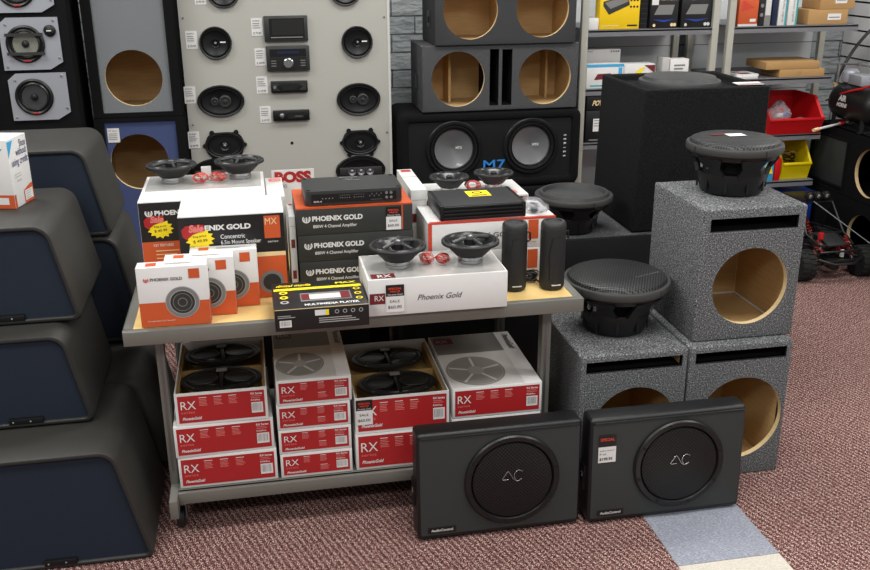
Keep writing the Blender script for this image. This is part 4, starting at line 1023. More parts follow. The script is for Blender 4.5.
# BOSS card
t = thing('brand_card', 'white card with big red lettering standing behind the amplifier', 'sign', (0.122, 3.208, ZT + 0.001), 0)
mb = MB(); mb.box(-0.072, 0.072, 0, 0.003, 0, 0.268, 'white'); mb.build('card', t)
mb = MB(); X = FR(); mb.text('BOSS', -0.062, 0.226, 0.034, 'red', X, bold=0.06, width=0.124); mb.text('AUDIO', -0.062, 0.206, 0.012, 'inkgrey', X, width=0.04); mb.build('lettering', t)
# little strut for card
mb = MB(); mb.box(-0.03, 0.03, 0.003, 0.045, 0, 0.004, 'white'); mb.build('card_foot', t)

# ------------------------------------------------------------------ big rounded loudspeakers at left
def pa(label, xr, y, z, w, h, d, topin, group='rounded loudspeakers stacked at the left', plate=(-0.25, -0.15)):
    """xr: x of the right bottom corner"""
    t = thing('rounded_loudspeaker', label, 'speaker', (xr - w / 2, y, z), 0, group)
    base = [(-w / 2, 0.0), (w / 2, 0.0), (w / 2 - topin, h), (-w / 2 + topin, h)]
    rr = [0.022, 0.022, 0.055, 0.055]
    def ring(ins, yy):
        p = inset_poly(base, ins); q = round_poly(p, [max(0.006, r - ins * 0.7) for r in rr], 7)
        return [(a, yy, b_) for a, b_ in q]
    mb = MB()
    rings = [ring(0.017, 0.014), ring(0.016, 0.003), ring(0.012, 0.0), ring(0.005, 0.003), ring(0.0, 0.014), ring(-0.0, d - 0.05), ring(0.02, d - 0.01), ring(0.04, d)]
    mb.loft(rings[3:], 'shell', I4, False, True)
    mb.build('shell', t, ang=50)
    mb = MB(); mb.loft(rings[:4], 'bezel', I4, False, False); mb.build('bezel', t, ang=60)
    mb = MB(); g = ring(0.0165, 0.010); mb.add(g, [tuple(range(len(g)))], 'navy'); g2 = mb.build('grille', t)
    mb = MB(); mb.box(w / 2 + plate[0], w / 2 + plate[1], -0.002, 0.012, 0.014, 0.032, 'plastic'); [mb.disc(w / 2 + plate[0] + q, 0.023, 0.0025, 'inkdim', FR(0, -0.002, 0), n=12) for q in (0.012, 0.06)]; mb.build('nameplate', t, bevel=0.002)
    return t
pa('largest rounded loudspeaker, on the floor at the front left, navy grille', -0.366, 2.455, 0.0, 0.74, 0.366, 0.50, 0.082, plate=(-0.31, -0.22))
pa('rounded loudspeaker with navy grille, second from the floor in the front left stack', -0.516, 2.640, 0.368, 0.62, 0.285, 0.50, 0.056, plate=(-0.24, -0.145))
pa('rounded loudspeaker at the top of the front left stack, small white box on it', -0.530, 2.735, 0.654, 0.62, 0.298, 0.50, 0.062, plate=(-0.255, -0.16))
o = pa('rounded loudspeaker on the floor in the rear left stack, turned backwards, mostly hidden', -0.335, 2.962, 0.0, 0.70, 0.364, 0.44, 0.07)
o.rotation_euler.z = pi; o.location.y += 0.44
pa('rounded loudspeaker in the middle of the rear left stack, right flank showing', -0.418, 3.245, 0.366, 0.66, 0.392, 0.44, 0.07)
pa('rounded loudspeaker on top of the rear left stack, below the silver speaker plates', -0.492, 3.245, 0.760, 0.66, 0.305, 0.44, 0.062)
# small box on top
t = thing('advert_box', 'small white, blue and orange advertising box on top of the front left loudspeaker', 'box', (-0.712, 2.930, 0.9535), radians(-13))
w, h, d = 0.11, 0.205, 0.125
mb = MB(); mb.box(-w, 0, 0, d, 0, h, 'white'); mb.build('carton', t, bevel=0.001)
mb = MB(); X = FR()
mb.poly([(-w, h * 0.88), (-w, h * 0.35), (-0.015, h * 0.88)], 'cyan', X); mb.rect(-w, -0.001, 0.0, h * 0.2, 'orange', X); mb.rect(-w + 0.01, -0.018, 0.012, h * 0.16, 'white', X, 0.001)
mb.build('front_print', t)
mb = MB(); X = Matrix(((0, 0, 1, 0), (1, 0, 0, 0), (0, 1, 0, 0), (0, 0, 0, 1)))
mb.poly([(0.001, h * 0.74), (d * 0.3, h * 0.97), (0.001, h * 0.97)], 'cyan', X)
mb.text('Shop', d * 0.93, h * 0.84, 0.022, 'indigo', X, align='R', width=0.042); mb.text('without', d * 0.93, h * 0.73, 0.022, 'indigo', X, align='R', width=0.070); mb.text('using credit', d * 0.95, h * 0.60, 0.022, 'indigo', X, align='R', width=0.105)
lines(mb, 0.02, h * 0.48, 0.05, 2, 0.008, 'inkdim', X, 0.002); mb.text('katapult', 0.03, h * 0.36, 0.008, 'inkdim', X, width=0.03)
mb.poly([(d * 0.5, 0), (d - 0.001, 0), (d - 0.001, h * 0.26), (d * 0.88, h * 0.26), (d * 0.5, h * 0.2)], 'orange', X); mb.rect(d * 0.54, d * 0.95, h * 0.04, h * 0.19, 'white', X, 0.001); lines(mb, d * 0.58, h * 0.17, d * 0.3, 4, 0.007, 'inkdim', X, 0.002, 0.0015)
mb.poly([(0, 0), (d * 0.08, 0), (d * 0.08, h * 0.2), (0, h * 0.2)], 'orange', X, 0.0012)
mb.build('side_print', t)

# ------------------------------------------------------------------ silver-plate speaker column
t = thing('speaker_display_column', 'black display column with silver-framed round speakers in the far left', 'display', (-0.965, 4.60, 0))
mb = MB(); mb.box(-0.185, 0.185, 0.0, 0.36, 0, 1.70, 'carpet_black'); mb.build('column', t, bevel=0.004)
for i, (xa, xb, za, zb, kind) in enumerate([(-1.085, -0.825, 1.413, 1.62, 0), (-1.072, -0.820, 1.165, 1.392, 1), (-1.066, -0.816, 0.940, 1.150, 2)]):
    w = xb - xa; h = zb - za; X = FR((xa + xb) / 2 + 0.965, -0.002, za)
    mb = MB(); c = 0.035
    mb.plate([(-w / 2, 0), (w / 2 - c * 1.6, 0), (w / 2, c * 0.9), (w / 2, h), (-w / 2 + c, h), (-w / 2, h - c * 0.8)], [], 0.006, 'silver', 'silver', 'silver', X @ T(0, 0, 0.006))
    for (a, b_) in ((-w / 2 + 0.015, 0.015), (w / 2 - 0.012, 0.05), (w / 2 - 0.02, h - 0.015), (-w / 2 + 0.03, h - 0.03)): mb.lathe([(0.006, 0.006), (0.004, 0.010)], 'steel', X @ T(a, b_, 0), 12)
    p = mb.build('speaker_plate', t)
    cx = -0.022; cz = h / 2; r = 0.082
    mb = MB(); Y_ = X @ T(cx, cz, 0.006)
    mb.lathe([(r, 0), (r, 0.006), (r * 0.9, 0.010), (r * 0.8, 0.004)], 'plastic', Y_, 48, 1, False, False); mb.lathe([(r * 0.8, 0.004), (r * 0.72, 0.010), (r * 0.65, 0.0025)], 'rubber', Y_, 48, 1, False, False)
    mb.lathe([(r * 0.66, 0.003), (r * 0.3, 0.001), (r * 0.2, 0.0008)], 'conesilver' if kind == 1 else 'conegrey', Y_, 48, 1, False, True)
    mb.lathe([(r * 0.2, 0.001), (r * 0.17, 0.012), (0.0001, 0.016)], 'plastic', Y_, 24)
    s_ = mb.build('speaker', p)
    if kind == 1:
        mb = MB(); mb.box(-r * 0.97, r * 0.97, r * 0.42, r * 0.58, 0.010, 0.018, 'softgrey', Y_); mb.box(-r * 0.97, r * 0.97, -r * 0.58, -r * 0.42, 0.010, 0.018, 'softgrey', Y_); mb.build('grille_bar', p)
        mb = MB(); mb.lathe([(0.026, 0), (0.026, 0.008), (0.018, 0.012), (0.0001, 0.014)], 'plastic', X @ T(0.088, h - 0.058, 0.006), 28); mb.rect(-0.012, 0.008, -0.002, 0.003, 'white', X @ T(0.088, h - 0.058, 0.02), 0.001); mb.build('tweeter', p)
    mb = MB(); mb.rect(-0.014, 0.014, -r * 0.92, -r * 0.84, 'red', Y_, 0.0115); mb.build('red_badge', p)
t = thing('speaker_display_cabinet', 'dark cabinet edge with orange and blue stripe at the far left border', 'display', (-1.30, 4.56, 0))
mb = MB(); mb.box(-0.13, 0.135, 0, 0.36, 0, 1.24, 'vinyldark'); mb.build('cabinet', t, bevel=0.004)
mb = MB(); X = FR(); mb.rect(-0.13, 0.128, 0.938, 0.962, 'redorange', X, 0.002); mb.rect(-0.13, 0.13, 0.918, 0.938, 'blue', X, 0.002); mb.rect(-0.13, 0.13, 0.915, 0.92, 'white', X, 0.0025); mb.build('stripe', t)
mb = MB(); mb.lathe([(0.03, 0), (0.03, 0.01), (0.015, 0.016)], 'steel', FR(0.095, 0, 0.875), 28); mb.build('knob', t)

# ------------------------------------------------------------------ cloth-front towers
def tower(label, x0, x1, y, z0, z1, holes, cloth, d=0.42, group=None):
    w = x1 - x0; h = z1 - z0
    t = thing('cloth_fronted_speaker_box', label, 'speaker box', ((x0 + x1) / 2, y, z0), 0, group)
    mb = MB(); outer = rectp(-w / 2, w / 2, 0, h); e = 0.045; e2 = 0.020
    win = rectp(-w / 2 + e, w / 2 - e, e2, h - e2)
    mb.plate(outer, [win], 0.03, 'carpet_black', 'carpet_black', 'carpet_black', FR())
    F = [(3, 2, 1, 0), (4, 5, 6, 7), (1, 2, 6, 5), (2, 3, 7, 6), (3, 0, 4, 7)]
    def shellv(th): a0, a1 = -w / 2 + th, w / 2 - th; return [(a0, 0.0 if th == 0 else 0.05, th), (a1, 0.0 if th == 0 else 0.05, th), (a1, d - th, th), (a0, d - th, th), (a0, 0.0 if th == 0 else 0.05, h - th), (a1, 0.0 if th == 0 else 0.05, h - th), (a1, d - th, h - th), (a0, d - th, h - th)]
    mb.add(shellv(0), F, 'carpet_black'); mb.add(shellv(0.02), [tuple(reversed(f)) for f in F], 'wood')
    mb.build('cabinet', t)
    mb = MB(); mb.plate(rectp(-w / 2 + e - 0.002, w / 2 - e + 0.002, e2 - 0.002, h - e2 + 0.002), [circle(a, b_, r, 56) for (a, b_, r) in holes], 0.02, cloth, 'wood_edge', 'wood', FR(0, 0.012, 0)); mb.build('baffle', t)
    return t
tower('tall grey cloth-fronted empty speaker box with round hole, on the blue one', -0.735, -0.325, 4.70, 0.920, 1.72, [(-0.005, 0.180, 0.130)], 'cloth_grey')
t = tower('blue cloth-fronted empty speaker box with round hole, behind the left loudspeakers', -0.740, -0.320, 4.70, 0.0, 0.918, [(-0.020, 0.700, 0.135)], 'cloth_blue')
mb = MB(); X = FR(0, 0.012, 0); mb.rect(-0.155, -0.100, 0.80, 0.868, 'white', X, 0.002); mb.text('12" box', -0.150, 0.853, 0.007, 'ink', X, 0.003, width=0.04); lines(mb, -0.150, 0.843, 0.04, 4, 0.009, 'inkgrey', X, 0.003, 0.003); mb.build('price_tag', t)

# ------------------------------------------------------------------ display board
BY = 4.78
t = thing('display_board', 'tall light grey panel with car speakers and radios mounted on it', 'display board', (0.205, BY, 0))
mb = MB(); mb.box(-0.515, 0.478, 0, 0.03, 0.0, 1.75, 'board'); mb.box(-0.50, -0.4, 0.0, 0.45, 0, 0.03, 'metal'); mb.box(0.34, 0.44, 0.0, 0.45, 0, 0.03, 'metal'); mb.build('panel', t)
mb = MB(); mb.box(0.478, 0.490, -0.004, 0.034, 0, 1.75, 'boardedge'); mb.build('edge_trim', t)
def bxz(px, py): p = at_y(px, py, BY); return p.x, p.z
for (px, py) in ((183, 18), (193, 125), (384, 17), (387, 132), (292, 143)):
    x, z = bxz(px, py); mb = MB(); mb.lathe([(0.008 if px == 292 else 0.004, 0), (0.004, 0.004)], 'void' if px == 292 else 'steeldull', FR(x - 0.205, 0, z), 12); mb.build('screw', t)
prices = ['$ 59.99', '$ 79.99', '$ 249.99', '$ 129.99', '$ 69.99', '$ 89.99', '$ 49.99', '$ 99.99']
for i, (a, b_, c, d_) in enumerate([(186, 32, 197, 48), (252, 19, 262, 35), (255, 49, 266, 65), (257, 77, 267, 93), (260, 107, 271, 122), (185, 88, 195, 102), (189, 133, 199, 147), (195, -12, 205, 3)]):
    x, z = bxz((a + c) / 2, (b_ + d_) / 2); mb = MB(); X = FR(x - 0.205, -0.001, z)
    mb.box(-0.027, 0.027, -0.002, 0.0, -0.041, 0.041, 'white', T(x - 0.205, 0, z)); mb.text('AUDIO', -0.021, 0.026, 0.007, 'ink', X, 0.0025, width=0.034); lines(mb, -0.021, 0.018, 0.04, 3, 0.010, 'inkgrey', X, 0.003, 0.0025); mb.text(prices[i], -0.019, -0.033, 0.010, 'ink', X, 0.0025, width=0.036)
    mb.build('price_tag', t)
def bspk(name, label, px, py, Rr, sy, style, ears=False):
    x, z = bxz(px, py)
    t = thing(name, label, 'speaker', (x, BY - 0.0015, z), 0, 'speakers on the display board', rx=pi / 2)
    mb = MB(); pts = 56
    if ears:
        prof = []
        for i in range(pts):
            a = 2 * pi * i / pts; q = (abs(cos(a)) ** 3.2 + abs(sin(a)) ** 3.2) ** (-1 / 3.2)
            prof.append((Rr * q * cos(a) * 0.93, Rr * sy * q * sin(a)))
        mb.plate(prof, [], 0.010, 'plastic', 'plastic', 'plastic', T(0, 0, 0.010))
        for sx, s2 in ((-1, 0), (1, 0)): mb.lathe([(0.010, 0.002), (0.010, 0.007)], 'plastic', T(sx * Rr * 1.0, 0, 0), 14)
        for sx in (-0.6, 0.6):
            for s2 in (-1, 1): mb.lathe([(0.012, 0.003), (0.012, 0.009)], 'plastic', T(sx * Rr, s2 * Rr * sy * 0.98, 0), 12)
    mb.lathe([(Rr, 0), (Rr, 0.010), (Rr * 0.95, 0.016), (Rr * 0.87, 0.014), (Rr * 0.84, 0.006)], 'plastic', T(0, 0, 0), 56, sy, True, False)
    mb.build('basket', t)
    mb = MB(); mb.lathe([(Rr * 0.86, 0.008), (Rr * 0.80, 0.018), (Rr * 0.74, 0.010)], 'rubber', I4, 56, sy, False, False); mb.build('surround', t)
    mb = MB(); mb.lathe([(Rr * 0.745, 0.0105), (Rr * 0.4, 0.004), (0.0001, 0.002)], 'coneblack', I4, 56, sy, False, False); mb.build('cone', t)
    if style in ('coax', 'ring'):
        mb = MB(); mb.lathe([(Rr * 0.25, 0.003), (Rr * 0.25, 0.018), (Rr * 0.17, 0.014), (Rr * 0.1, 0.022), (0.0001, 0.024)], 'plastic', I4, 28); mb.lathe([(Rr * 0.08, 0.0225), (0.0001, 0.026)], 'steeldull', I4, 14); mb.build('tweeter', t)
        if style == 'coax':
            mb = MB(); mb.box(Rr * 0.28, Rr * 0.62, Rr * 0.02, Rr * 0.1, 0.0155, 0.017, 'white'); mb.build('badge', t)
    elif style == 'twin':
        for sx, q in ((-0.26, 0.17), (0.18, 0.26)):
            mb = MB(); mb.lathe([(Rr * q, 0.004), (Rr * q, 0.022), (Rr * q * 0.8, 0.024), (Rr * q * 0.7, 0.018), (Rr * q * 0.35, 0.018), (Rr * q * 0.25, 0.024), (0.0001, 0.026)], 'softgrey', T(Rr * sx, 0, 0), 28); mb.build('tweeter', t)
    elif style == 'triple':
        mb = MB(); mb.box(-Rr * 0.85, Rr * 0.85, -Rr * 0.16, Rr * 0.16, 0.014, 0.022, 'softgrey')
        mb.build('bridge', t, bevel=0.003)
        for sx in (-0.36, 0, 0.36):
            mb = MB(); mb.lathe([(Rr * 0.17, 0.020), (Rr * 0.16, 0.028), (Rr * 0.08, 0.024), (0.0001, 0.030)], 'steeldull', T(Rr * sx, 0, 0), 20); mb.build('tweeter', t)
    return t
bspk('round_speaker', 'small round speaker on the display board, left, below the top edge tag', 215.5, 43, 0.077, 1, 'coax')
bspk('round_speaker', 'small round speaker on the display board, right of the touchscreen', 357, 42, 0.077, 1, 'coax')
bspk('round_speaker', 'speaker cut by the photo top edge, left on the display board', 223, -6, 0.075, 0.85, 'coax')
bspk('round_speaker', 'speaker cut by the photo top edge, right on the display board', 345, -8, 0.075, 0.85, 'coax')
bspk('oval_speaker', 'oval two-tweeter speaker on the left of the display board', 221, 101, 0.113, 0.68, 'twin')
bspk('oval_speaker', 'oval two-tweeter speaker on the right of the display board', 358.5, 99, 0.110, 0.73, 'twin')
bspk('eared_speaker', 'wide eared speaker low on the left of the display board', 225, 145, 0.098, 0.66, 'ring', True)
bspk('eared_speaker', 'wide eared speaker low on the right of the display board', 360, 142, 0.094, 0.66, 'ring', True)
bspk('oval_speaker', 'flat oval three-tweeter speaker, lowest on the right of the display board', 360.5, 170, 0.128, 0.60, 'triple')
bspk('oval_speaker', 'flat oval speaker at the lower left of the display board, half hidden', 217, 173, 0.125, 0.60, 'triple')
def radio(label, x0, y0, x1, y1, kind):
    cx, cz = bxz((x0 + x1) / 2, (y0 + y1) / 2); a = bxz(x0, (y0 + y1) / 2)[0]; b_ = bxz(x1, (y0 + y1) / 2)[0]
    w = b_ - a; h = bxz((x0 + x1) / 2, y0)[1] - bxz((x0 + x1) / 2, y1)[1]
    t = thing('car_radio', label, 'car radio', (cx, BY - 0.0015, cz), 0, 'car radios on the display board', rx=pi / 2)
    mb = MB(); mb.box(-w / 2, w / 2, -h / 2, h / 2, 0, 0.02, 'softgrey' if kind < 2 else 'plastic'); mb.build('frame', t, bevel=0.003)
    mb = MB(); X = T(0, 0, 0.0205)
    if kind == 0: mb.box(-w * 0.38, w * 0.42, -h * 0.40, h * 0.40, 0.019, 0.0215, 'void'); mb.box(-w * 0.32, w * 0.40, -h * 0.24, h * 0.36, 0.0215, 0.022, 'ink'); mb.build('touchscreen', t); mb = MB(); mb.rect(-w * 0.36, w * 0.38, -h * 0.36, -h * 0.32, 'inkgrey', X, 0.0015); mb.build('button_strip', t)
    elif kind == 1:
        mb.box(-w * 0.42, w * 0.42, h * 0.08, h * 0.38, 0.019, 0.0225, 'void'); mb.rect(-w * 0.25, w * 0.25, h * 0.2, h * 0.3, 'knobblue', X, 0.0025); mb.build('display', t)
        mb = MB(); mb.rect(-w * 0.42, w * 0.42, -h * 0.42, h * 0.04, 'ink', X, 0.0005)
        for i in (-1, 1):
            for k in range(3): mb.rect(i * w * 0.34 - 0.012, i * w * 0.34 + 0.012, -h * 0.1 - k * h * 0.1, -h * 0.07 - k * h * 0.1, 'inkgrey', X, 0.001)
        mb.build('button_panel', t)
        mb = MB(); mb.lathe([(h * 0.2, 0), (h * 0.2, 0.008), (h * 0.16, 0.012), (0.0001, 0.012)], 'steel', X @ T(0, -h * 0.18, 0), 32); mb.build('knob', t)
    else:
        mb.box(-w * (0.2 if kind == 2 else 0.1), w * (0.2 if kind == 2 else 0.35), -h * 0.3, h * 0.3, 0.019, 0.022, 'ink'); mb.build('display', t)
        mb = MB()
        if kind == 2:
            for s_ in (-1, 1): mb.poly([(s_ * w * 0.25, -h * 0.3), (s_ * w * 0.36, 0), (s_ * w * 0.25, h * 0.3), (s_ * w * 0.46, h * 0.3), (s_ * w * 0.46, -h * 0.3)], 'softgrey', X, 0.001)
            mb.lathe([(h * 0.16, 0), (h * 0.14, 0.006)], 'steel', X @ T(-w * 0.40, 0, 0), 18)
        else: mb.lathe([(h * 0.24, 0), (h * 0.22, 0.008), (h * 0.1, 0.01)], 'steel', X @ T(-w * 0.26, 0, 0), 20); mb.rect(w * 0.1, w * 0.3, -h * 0.1, -h * 0.05, 'inkgrey', X, 0.002)
        mb.build('knob', t)
    return t
radio('double-height touchscreen car radio, topmost on the display board', 264, 15.5, 307.5, 41, 0)
radio('double-height car radio with round silver knob, under the touchscreen', 266.5, 45.5, 309.5, 70.5, 1)
radio('slim car radio with angled grey ends, upper of the two slim ones', 271, 80.5, 307.5, 92, 2)
radio('slim car radio with small silver knob, lowest on the display board', 273, 109.5, 309.5, 120, 3)

# ------------------------------------------------------------------ centre back stack
t = thing('carpeted_box', 'black carpeted box on the floor under the twin-woofer enclosure', 'speaker box', (1.20, 4.66, 0))
mb = MB(); mb.box(-0.46, 0.46, 0, 0.42, 0, 0.478, 'carpet_black'); mb.build('cabinet', t, bevel=0.006)
t = thing('twin_woofer_enclosure', 'black rounded enclosure with two grey-coned woofers and blue M7 lettering', 'speaker box', (1.202, 4.70, 0.480))
w, h, d = 0.960, 0.402, 0.36
base = rectp(-w / 2, w / 2, 0, h)
def rr_(ins, yy, r=0.045): return [(a, yy, b_) for a, b_ in round_poly(inset_poly(base, ins), max(0.01, r - ins * 0.6), 6)]
mb = MB(); mb.loft([rr_(0.050, 0.014), rr_(0.046, 0.006), rr_(0.040, 0.0), rr_(0.012, 0.0), rr_(0.0, 0.012), rr_(0.0, d)], 'carpet_black', I4, False, True); mb.build('cabinet', t, ang=50)
mb = MB(); mb.plate([(p[0], p[2]) for p in rr_(0.049, 0)], [circle(cx, 0.213, 0.134, 56) for cx in (-0.197, 0.213)], 0.02, 'vinyldark', 'void', 'void', FR(0, 0.012, 0)); mb.build('baffle', t)
for cx in (-0.197, 0.213): woofer_face(t, FR(cx, 0.010, 0.213), 0.147, 'cone', 'alucone')
mb = MB(); X = FR(0, 0.012, 0); mb.text('M7', -0.040, 0.098, 0.050, 'bluem7', X, 0.002, bold=0.01, width=0.118)
for i, ch in enumerate('SERIES'): mb.text(ch, 0.392, 0.262 - i * 0.022, 0.013, 'white', X, 0.002, bold=0.03, align='C', rot=-pi / 2)
mb.build('lettering', t)
t = thing('dual_speaker_box', 'grey carpeted empty box with two round holes and twin vertical ports', 'speaker box', (1.247, 4.70, 0.886))
w, h = 0.810, 0.327
enclosure(t, w, 0.34, h, [(-0.222, 0.162, 0.136), (0.230, 0.160, 0.137)], [(-0.060, -0.013, 0.025, 0.305), (0.004, 0.056, 0.025, 0.303)], cov='carpet_char', divs=[(-0.235, -0.223, 0.18, 0.32, 0.02, 0.30), (0.30, 0.312, 0.22, 0.32, 0.02, 0.30)])
mb = MB(); mb.box(-w / 2 - 0.003, -w / 2 + 0.001, 0.12, 0.20, 0.10, 0.17, 'plastic'); mb.build('terminal_cup', t)
t = thing('dual_speaker_box', 'smooth dark grey empty box with two round holes, cut by the photo top', 'speaker box', (1.265, 4.685, 1.2145))
w, h = 0.720, 0.33
enclosure(t, w, 0.35, h, [(-0.182, 0.165, 0.137), (0.185, 0.165, 0.135)], [], cov='carpet_dual', divs=[(-0.006, 0.006, 0.03, 0.33, 0.02, 0.31)], bev=0.004)
mb = MB(); mb.box(-w / 2 - 0.003, -w / 2 + 0.001, 0.12, 0.20, 0.08, 0.16, 'plastic'); mb.box(-w / 2 - 0.006, -w / 2 - 0.002, 0.14, 0.17, 0.10, 0.13, 'void'); mb.build('terminal_cup', t)

# ------------------------------------------------------------------ shelving units
def shelving(label, xa, xb, levels, right=None, gondola=False):
    t = thing('shelving_unit', label, 'shelving', ((xa + xb) / 2, 4.80, 0), 0, 'grey metal shelving units')
    hw = (xb - xa) / 2
    for sx in (-1, 1):
        for yy in (0.0, 0.47):
            if gondola and sx > 0:
                if yy == 0: continue
                yy = 0.42
            mb = MB(); mb.box(sx * hw - 0.018, sx * hw + 0.018, yy - 0.003, yy + 0.03, 0, 2.0, 'shelfpost'); mb.build('post', t, bevel=0.002)
    mb = MB(); mb.box(-hw + 0.02, (hw - 0.02), 0.492, 0.50, 0.05, 2.0, 'panelback')
    for z in (0.3, 0.6, 0.85, 1.12, 1.4, 1.7): mb.box(-hw + 0.02, hw - 0.02, 0.4905, 0.492, z, z + 0.004, 'inkgrey')
    mb.build('back_panel', t)
    for k, z in enumerate(levels):
        e = right[k] - (xa + xb) / 2 if right else hw - 0.02
        mb = MB(); mb.box(-hw + 0.02, e, 0.002, 0.49, z - 0.012, z, 'shelfmetal'); mb.box(-hw + 0.02, e, 0.002, 0.012, z - 0.034, z - 0.004, 'shelfmetal'); mb.build('shelf_board', t)
    return t
shelving('grey metal shelving unit behind the tapered black tower', 1.715, 2.440, (0.10, 0.672, 0.960, 1.262))
shelving('grey metal shelving unit behind the red bin and cardboard boxes', 2.530, 3.34, (0.10, 0.405, 0.672, 0.985, 1.262), (3.13, 3.13, 3.14, 3.16, 3.28), True)

def carton(label, px, z, w, h, d, m, prints=None, y=4.815, rz=0, name='shelf_carton', group='boxes on the metal shelves', cat='box'):
    t = thing(name, label, cat, (px, y, z + 0.001), rz, group)
    mb = MB(); mb.box(-w / 2, w / 2, 0, d, 0, h, m); mb.build('carton', t, bevel=0.0015)
    if prints: mb = MB(); prints(mb, w, h, d, FR()); mb.build('print', t)
    return t
def amp_icon(mb, cx, cz, s, X):
    mb.poly([(cx - s, cz - s * 0.1), (cx - s * 0.55, cz - s * 0.7), (cx + s, cz - s * 0.05), (cx + s * 0.95, cz + s * 0.25), (cx + s * 0.5, cz + s * 0.62), (cx - s, cz + s * 0.2)], 'boxdark', X, 0.001)
    mb.poly([(cx - s * 0.9, cz + s * 0.12), (cx - s * 0.45, cz - s * 0.3), (cx + s * 0.9, cz + s * 0.2), (cx + s * 0.5, cz + s * 0.55)], 'inkgrey', X, 0.0014)
def p_yellow(mb, w, h, d, X): amp_icon(mb, -0.02, h * 0.62, w * 0.33, X); [mb.disc(w * (0.27 + 0.08 * k), h * (0.72 - 0.16 * j), 0.006, 'ink', X, 0.001, 10) for k in range(3) for j in range(2)]; mb.rect(w * 0.2, w * 0.45, h * 0.07, h * 0.11, 'ink', X, 0.001); mb.rect(-w * 0.45, w * 0.0, h * 0.08, h * 0.1, 'wood_edge', X, 0.001)
def p_black(c):
    def f(mb, w, h, d, X):
        mb.text('DIGITAL', -w * 0.2, h * 0.86, h * 0.10, 'white', X, bold=0.02, width=w * 0.6); mb.text('MULTIMEDIA', -w * 0.2, h * 0.74, h * 0.07, 'wood_edge', X, width=w * 0.6)
        mb.poly([(-w * 0.36, h * 0.36), (-w * 0.2, h * 0.62), (w * 0.36, h * 0.62), (w * 0.28, h * 0.36)], 'inkgrey', X, 0.001); mb.poly([(-w * 0.42, h * 0.24), (w * 0.0, h * 0.16), (w * 0.42, h * 0.24), (w * 0.0, h * 0.22)], 'blue', X, 0.001)
        mb.disc(-w * 0.4 + 0.01, h * 0.08, 0.008, c, X, 0.001, 12); mb.disc(w * 0.3, h * 0.09, 0.009, c, X, 0.001, 12); mb.disc(w * 0.4, h * 0.09, 0.009, c, X, 0.001, 12)
    return f
S1, S2, S3 = 1.262, 0.960, 0.672
S2R = 0.985
carton('small white box at the left end of the top shelf beside the yellow box', 1.753 + 0.012, S1, 0.055, 0.058, 0.10, 'white')
carton('bright yellow box picturing a black gadget on the top shelf', 1.905, S1, 0.218, 0.20, 0.07, 'boxyellow', p_yellow)
t = thing('ribbed_carton', 'narrow black ribbed box between the yellow and the black boxes', 'box', (2.043, 4.83, S1 + 0.001))
mb = MB(); mb.box(-0.022, 0.022, 0, 0.1, 0, 0.19, 'boxblack')
for i in range(7): mb.box(-0.018, 0.018, -0.006, 0, 0.012 + i * 0.025, 0.026 + i * 0.025, 'plastic')
mb.build('carton', t)
carton('black electronics box with white corner label, next to the yellow box', 2.150, S1, 0.155, 0.19, 0.12, 'boxblack', lambda mb, w, h, d, X: (p_black('wood_edge')(mb, w, h, d, X), mb.rect(-w * 0.46, -w * 0.22, h * 0.62, h * 0.95, 'white', X, 0.0016)))
carton('black electronics box without label at the right end of the left top shelf', 2.333, S1, 0.172, 0.19, 0.12, 'boxblack', p_black('offwhite'))
carton('orange box on the top shelf of the right unit', 2.628, S1, 0.112, 0.19, 0.10, 'orange', lambda mb, w, h, d, X: (mb.rect(w * 0.1, w * 0.4, h * 0.12, h * 0.2, 'white', X, 0.001), mb.rect(-w / 2, w / 2, 0, h * 0.06, 'offwhite', X, 0.001), mb.poly([(-w * 0.4, h * 0.4), (w * 0.3, h * 0.5), (-w * 0.3, h * 0.7)], 'redorange', X, 0.001)))
carton('thin dark box standing beside the orange box', 2.705, S1, 0.034, 0.19, 0.10, 'boxblack', lambda mb, w, h, d, X: [mb.disc(0, h * (0.3 + 0.25 * k), 0.010, 'inkgrey', X, 0.001, 14) for k in range(3)])
carton('thin pale grey box standing on the top shelf of the right unit', 2.742, S1, 0.032, 0.18, 0.10, 'offwhite', lambda mb, w, h, d, X: mb.rect(-w / 2, w / 2, 0, h * 0.3, 'inkgrey', X, 0.001))
carton('thin dark blue box standing between the pale and the white boxes', 2.782, S1, 0.030, 0.19, 0.12, 'knobblue')
def p_whitebook(mb, w, h, d, X): mb.rect(w * 0.32, w * 0.5, 0, h, 'teal', X, 0.001); mb.text('audio manual', 0.008, h * 0.1, 0.014, 'inkgrey', X, rot=pi / 2, width=h * 0.7)
carton('white and teal box standing on the top shelf, left of two', 2.826, S1, 0.048, 0.19, 0.12, 'white', p_whitebook)
carton('white and teal box standing on the top shelf, right of two', 2.886, S1, 0.054, 0.19, 0.12, 'white', p_whitebook)
def p_lab(a): return lambda mb, w, h, d, X: (mb.rect(w * (a - 0.17), w * (a + 0.17), h * 0.3, h * 0.72, 'white', X, 0.001), mb.rect(w * (a - 0.14), w * (a + 0.14), h * 0.45, h * 0.5, 'ink', X, 0.0014))
carton('brown cardboard box with white label, lower of two on the top shelf', 3.098, S1, 0.235, 0.078, 0.20, 'cardboard', p_lab(0.16), name='cardboard_box')
carton('brown cardboard box with white label, upper of two on the top shelf', 3.145, S1 + 0.079, 0.205, 0.10, 0.18, 'cardboard', p_lab(0.1), name='cardboard_box')
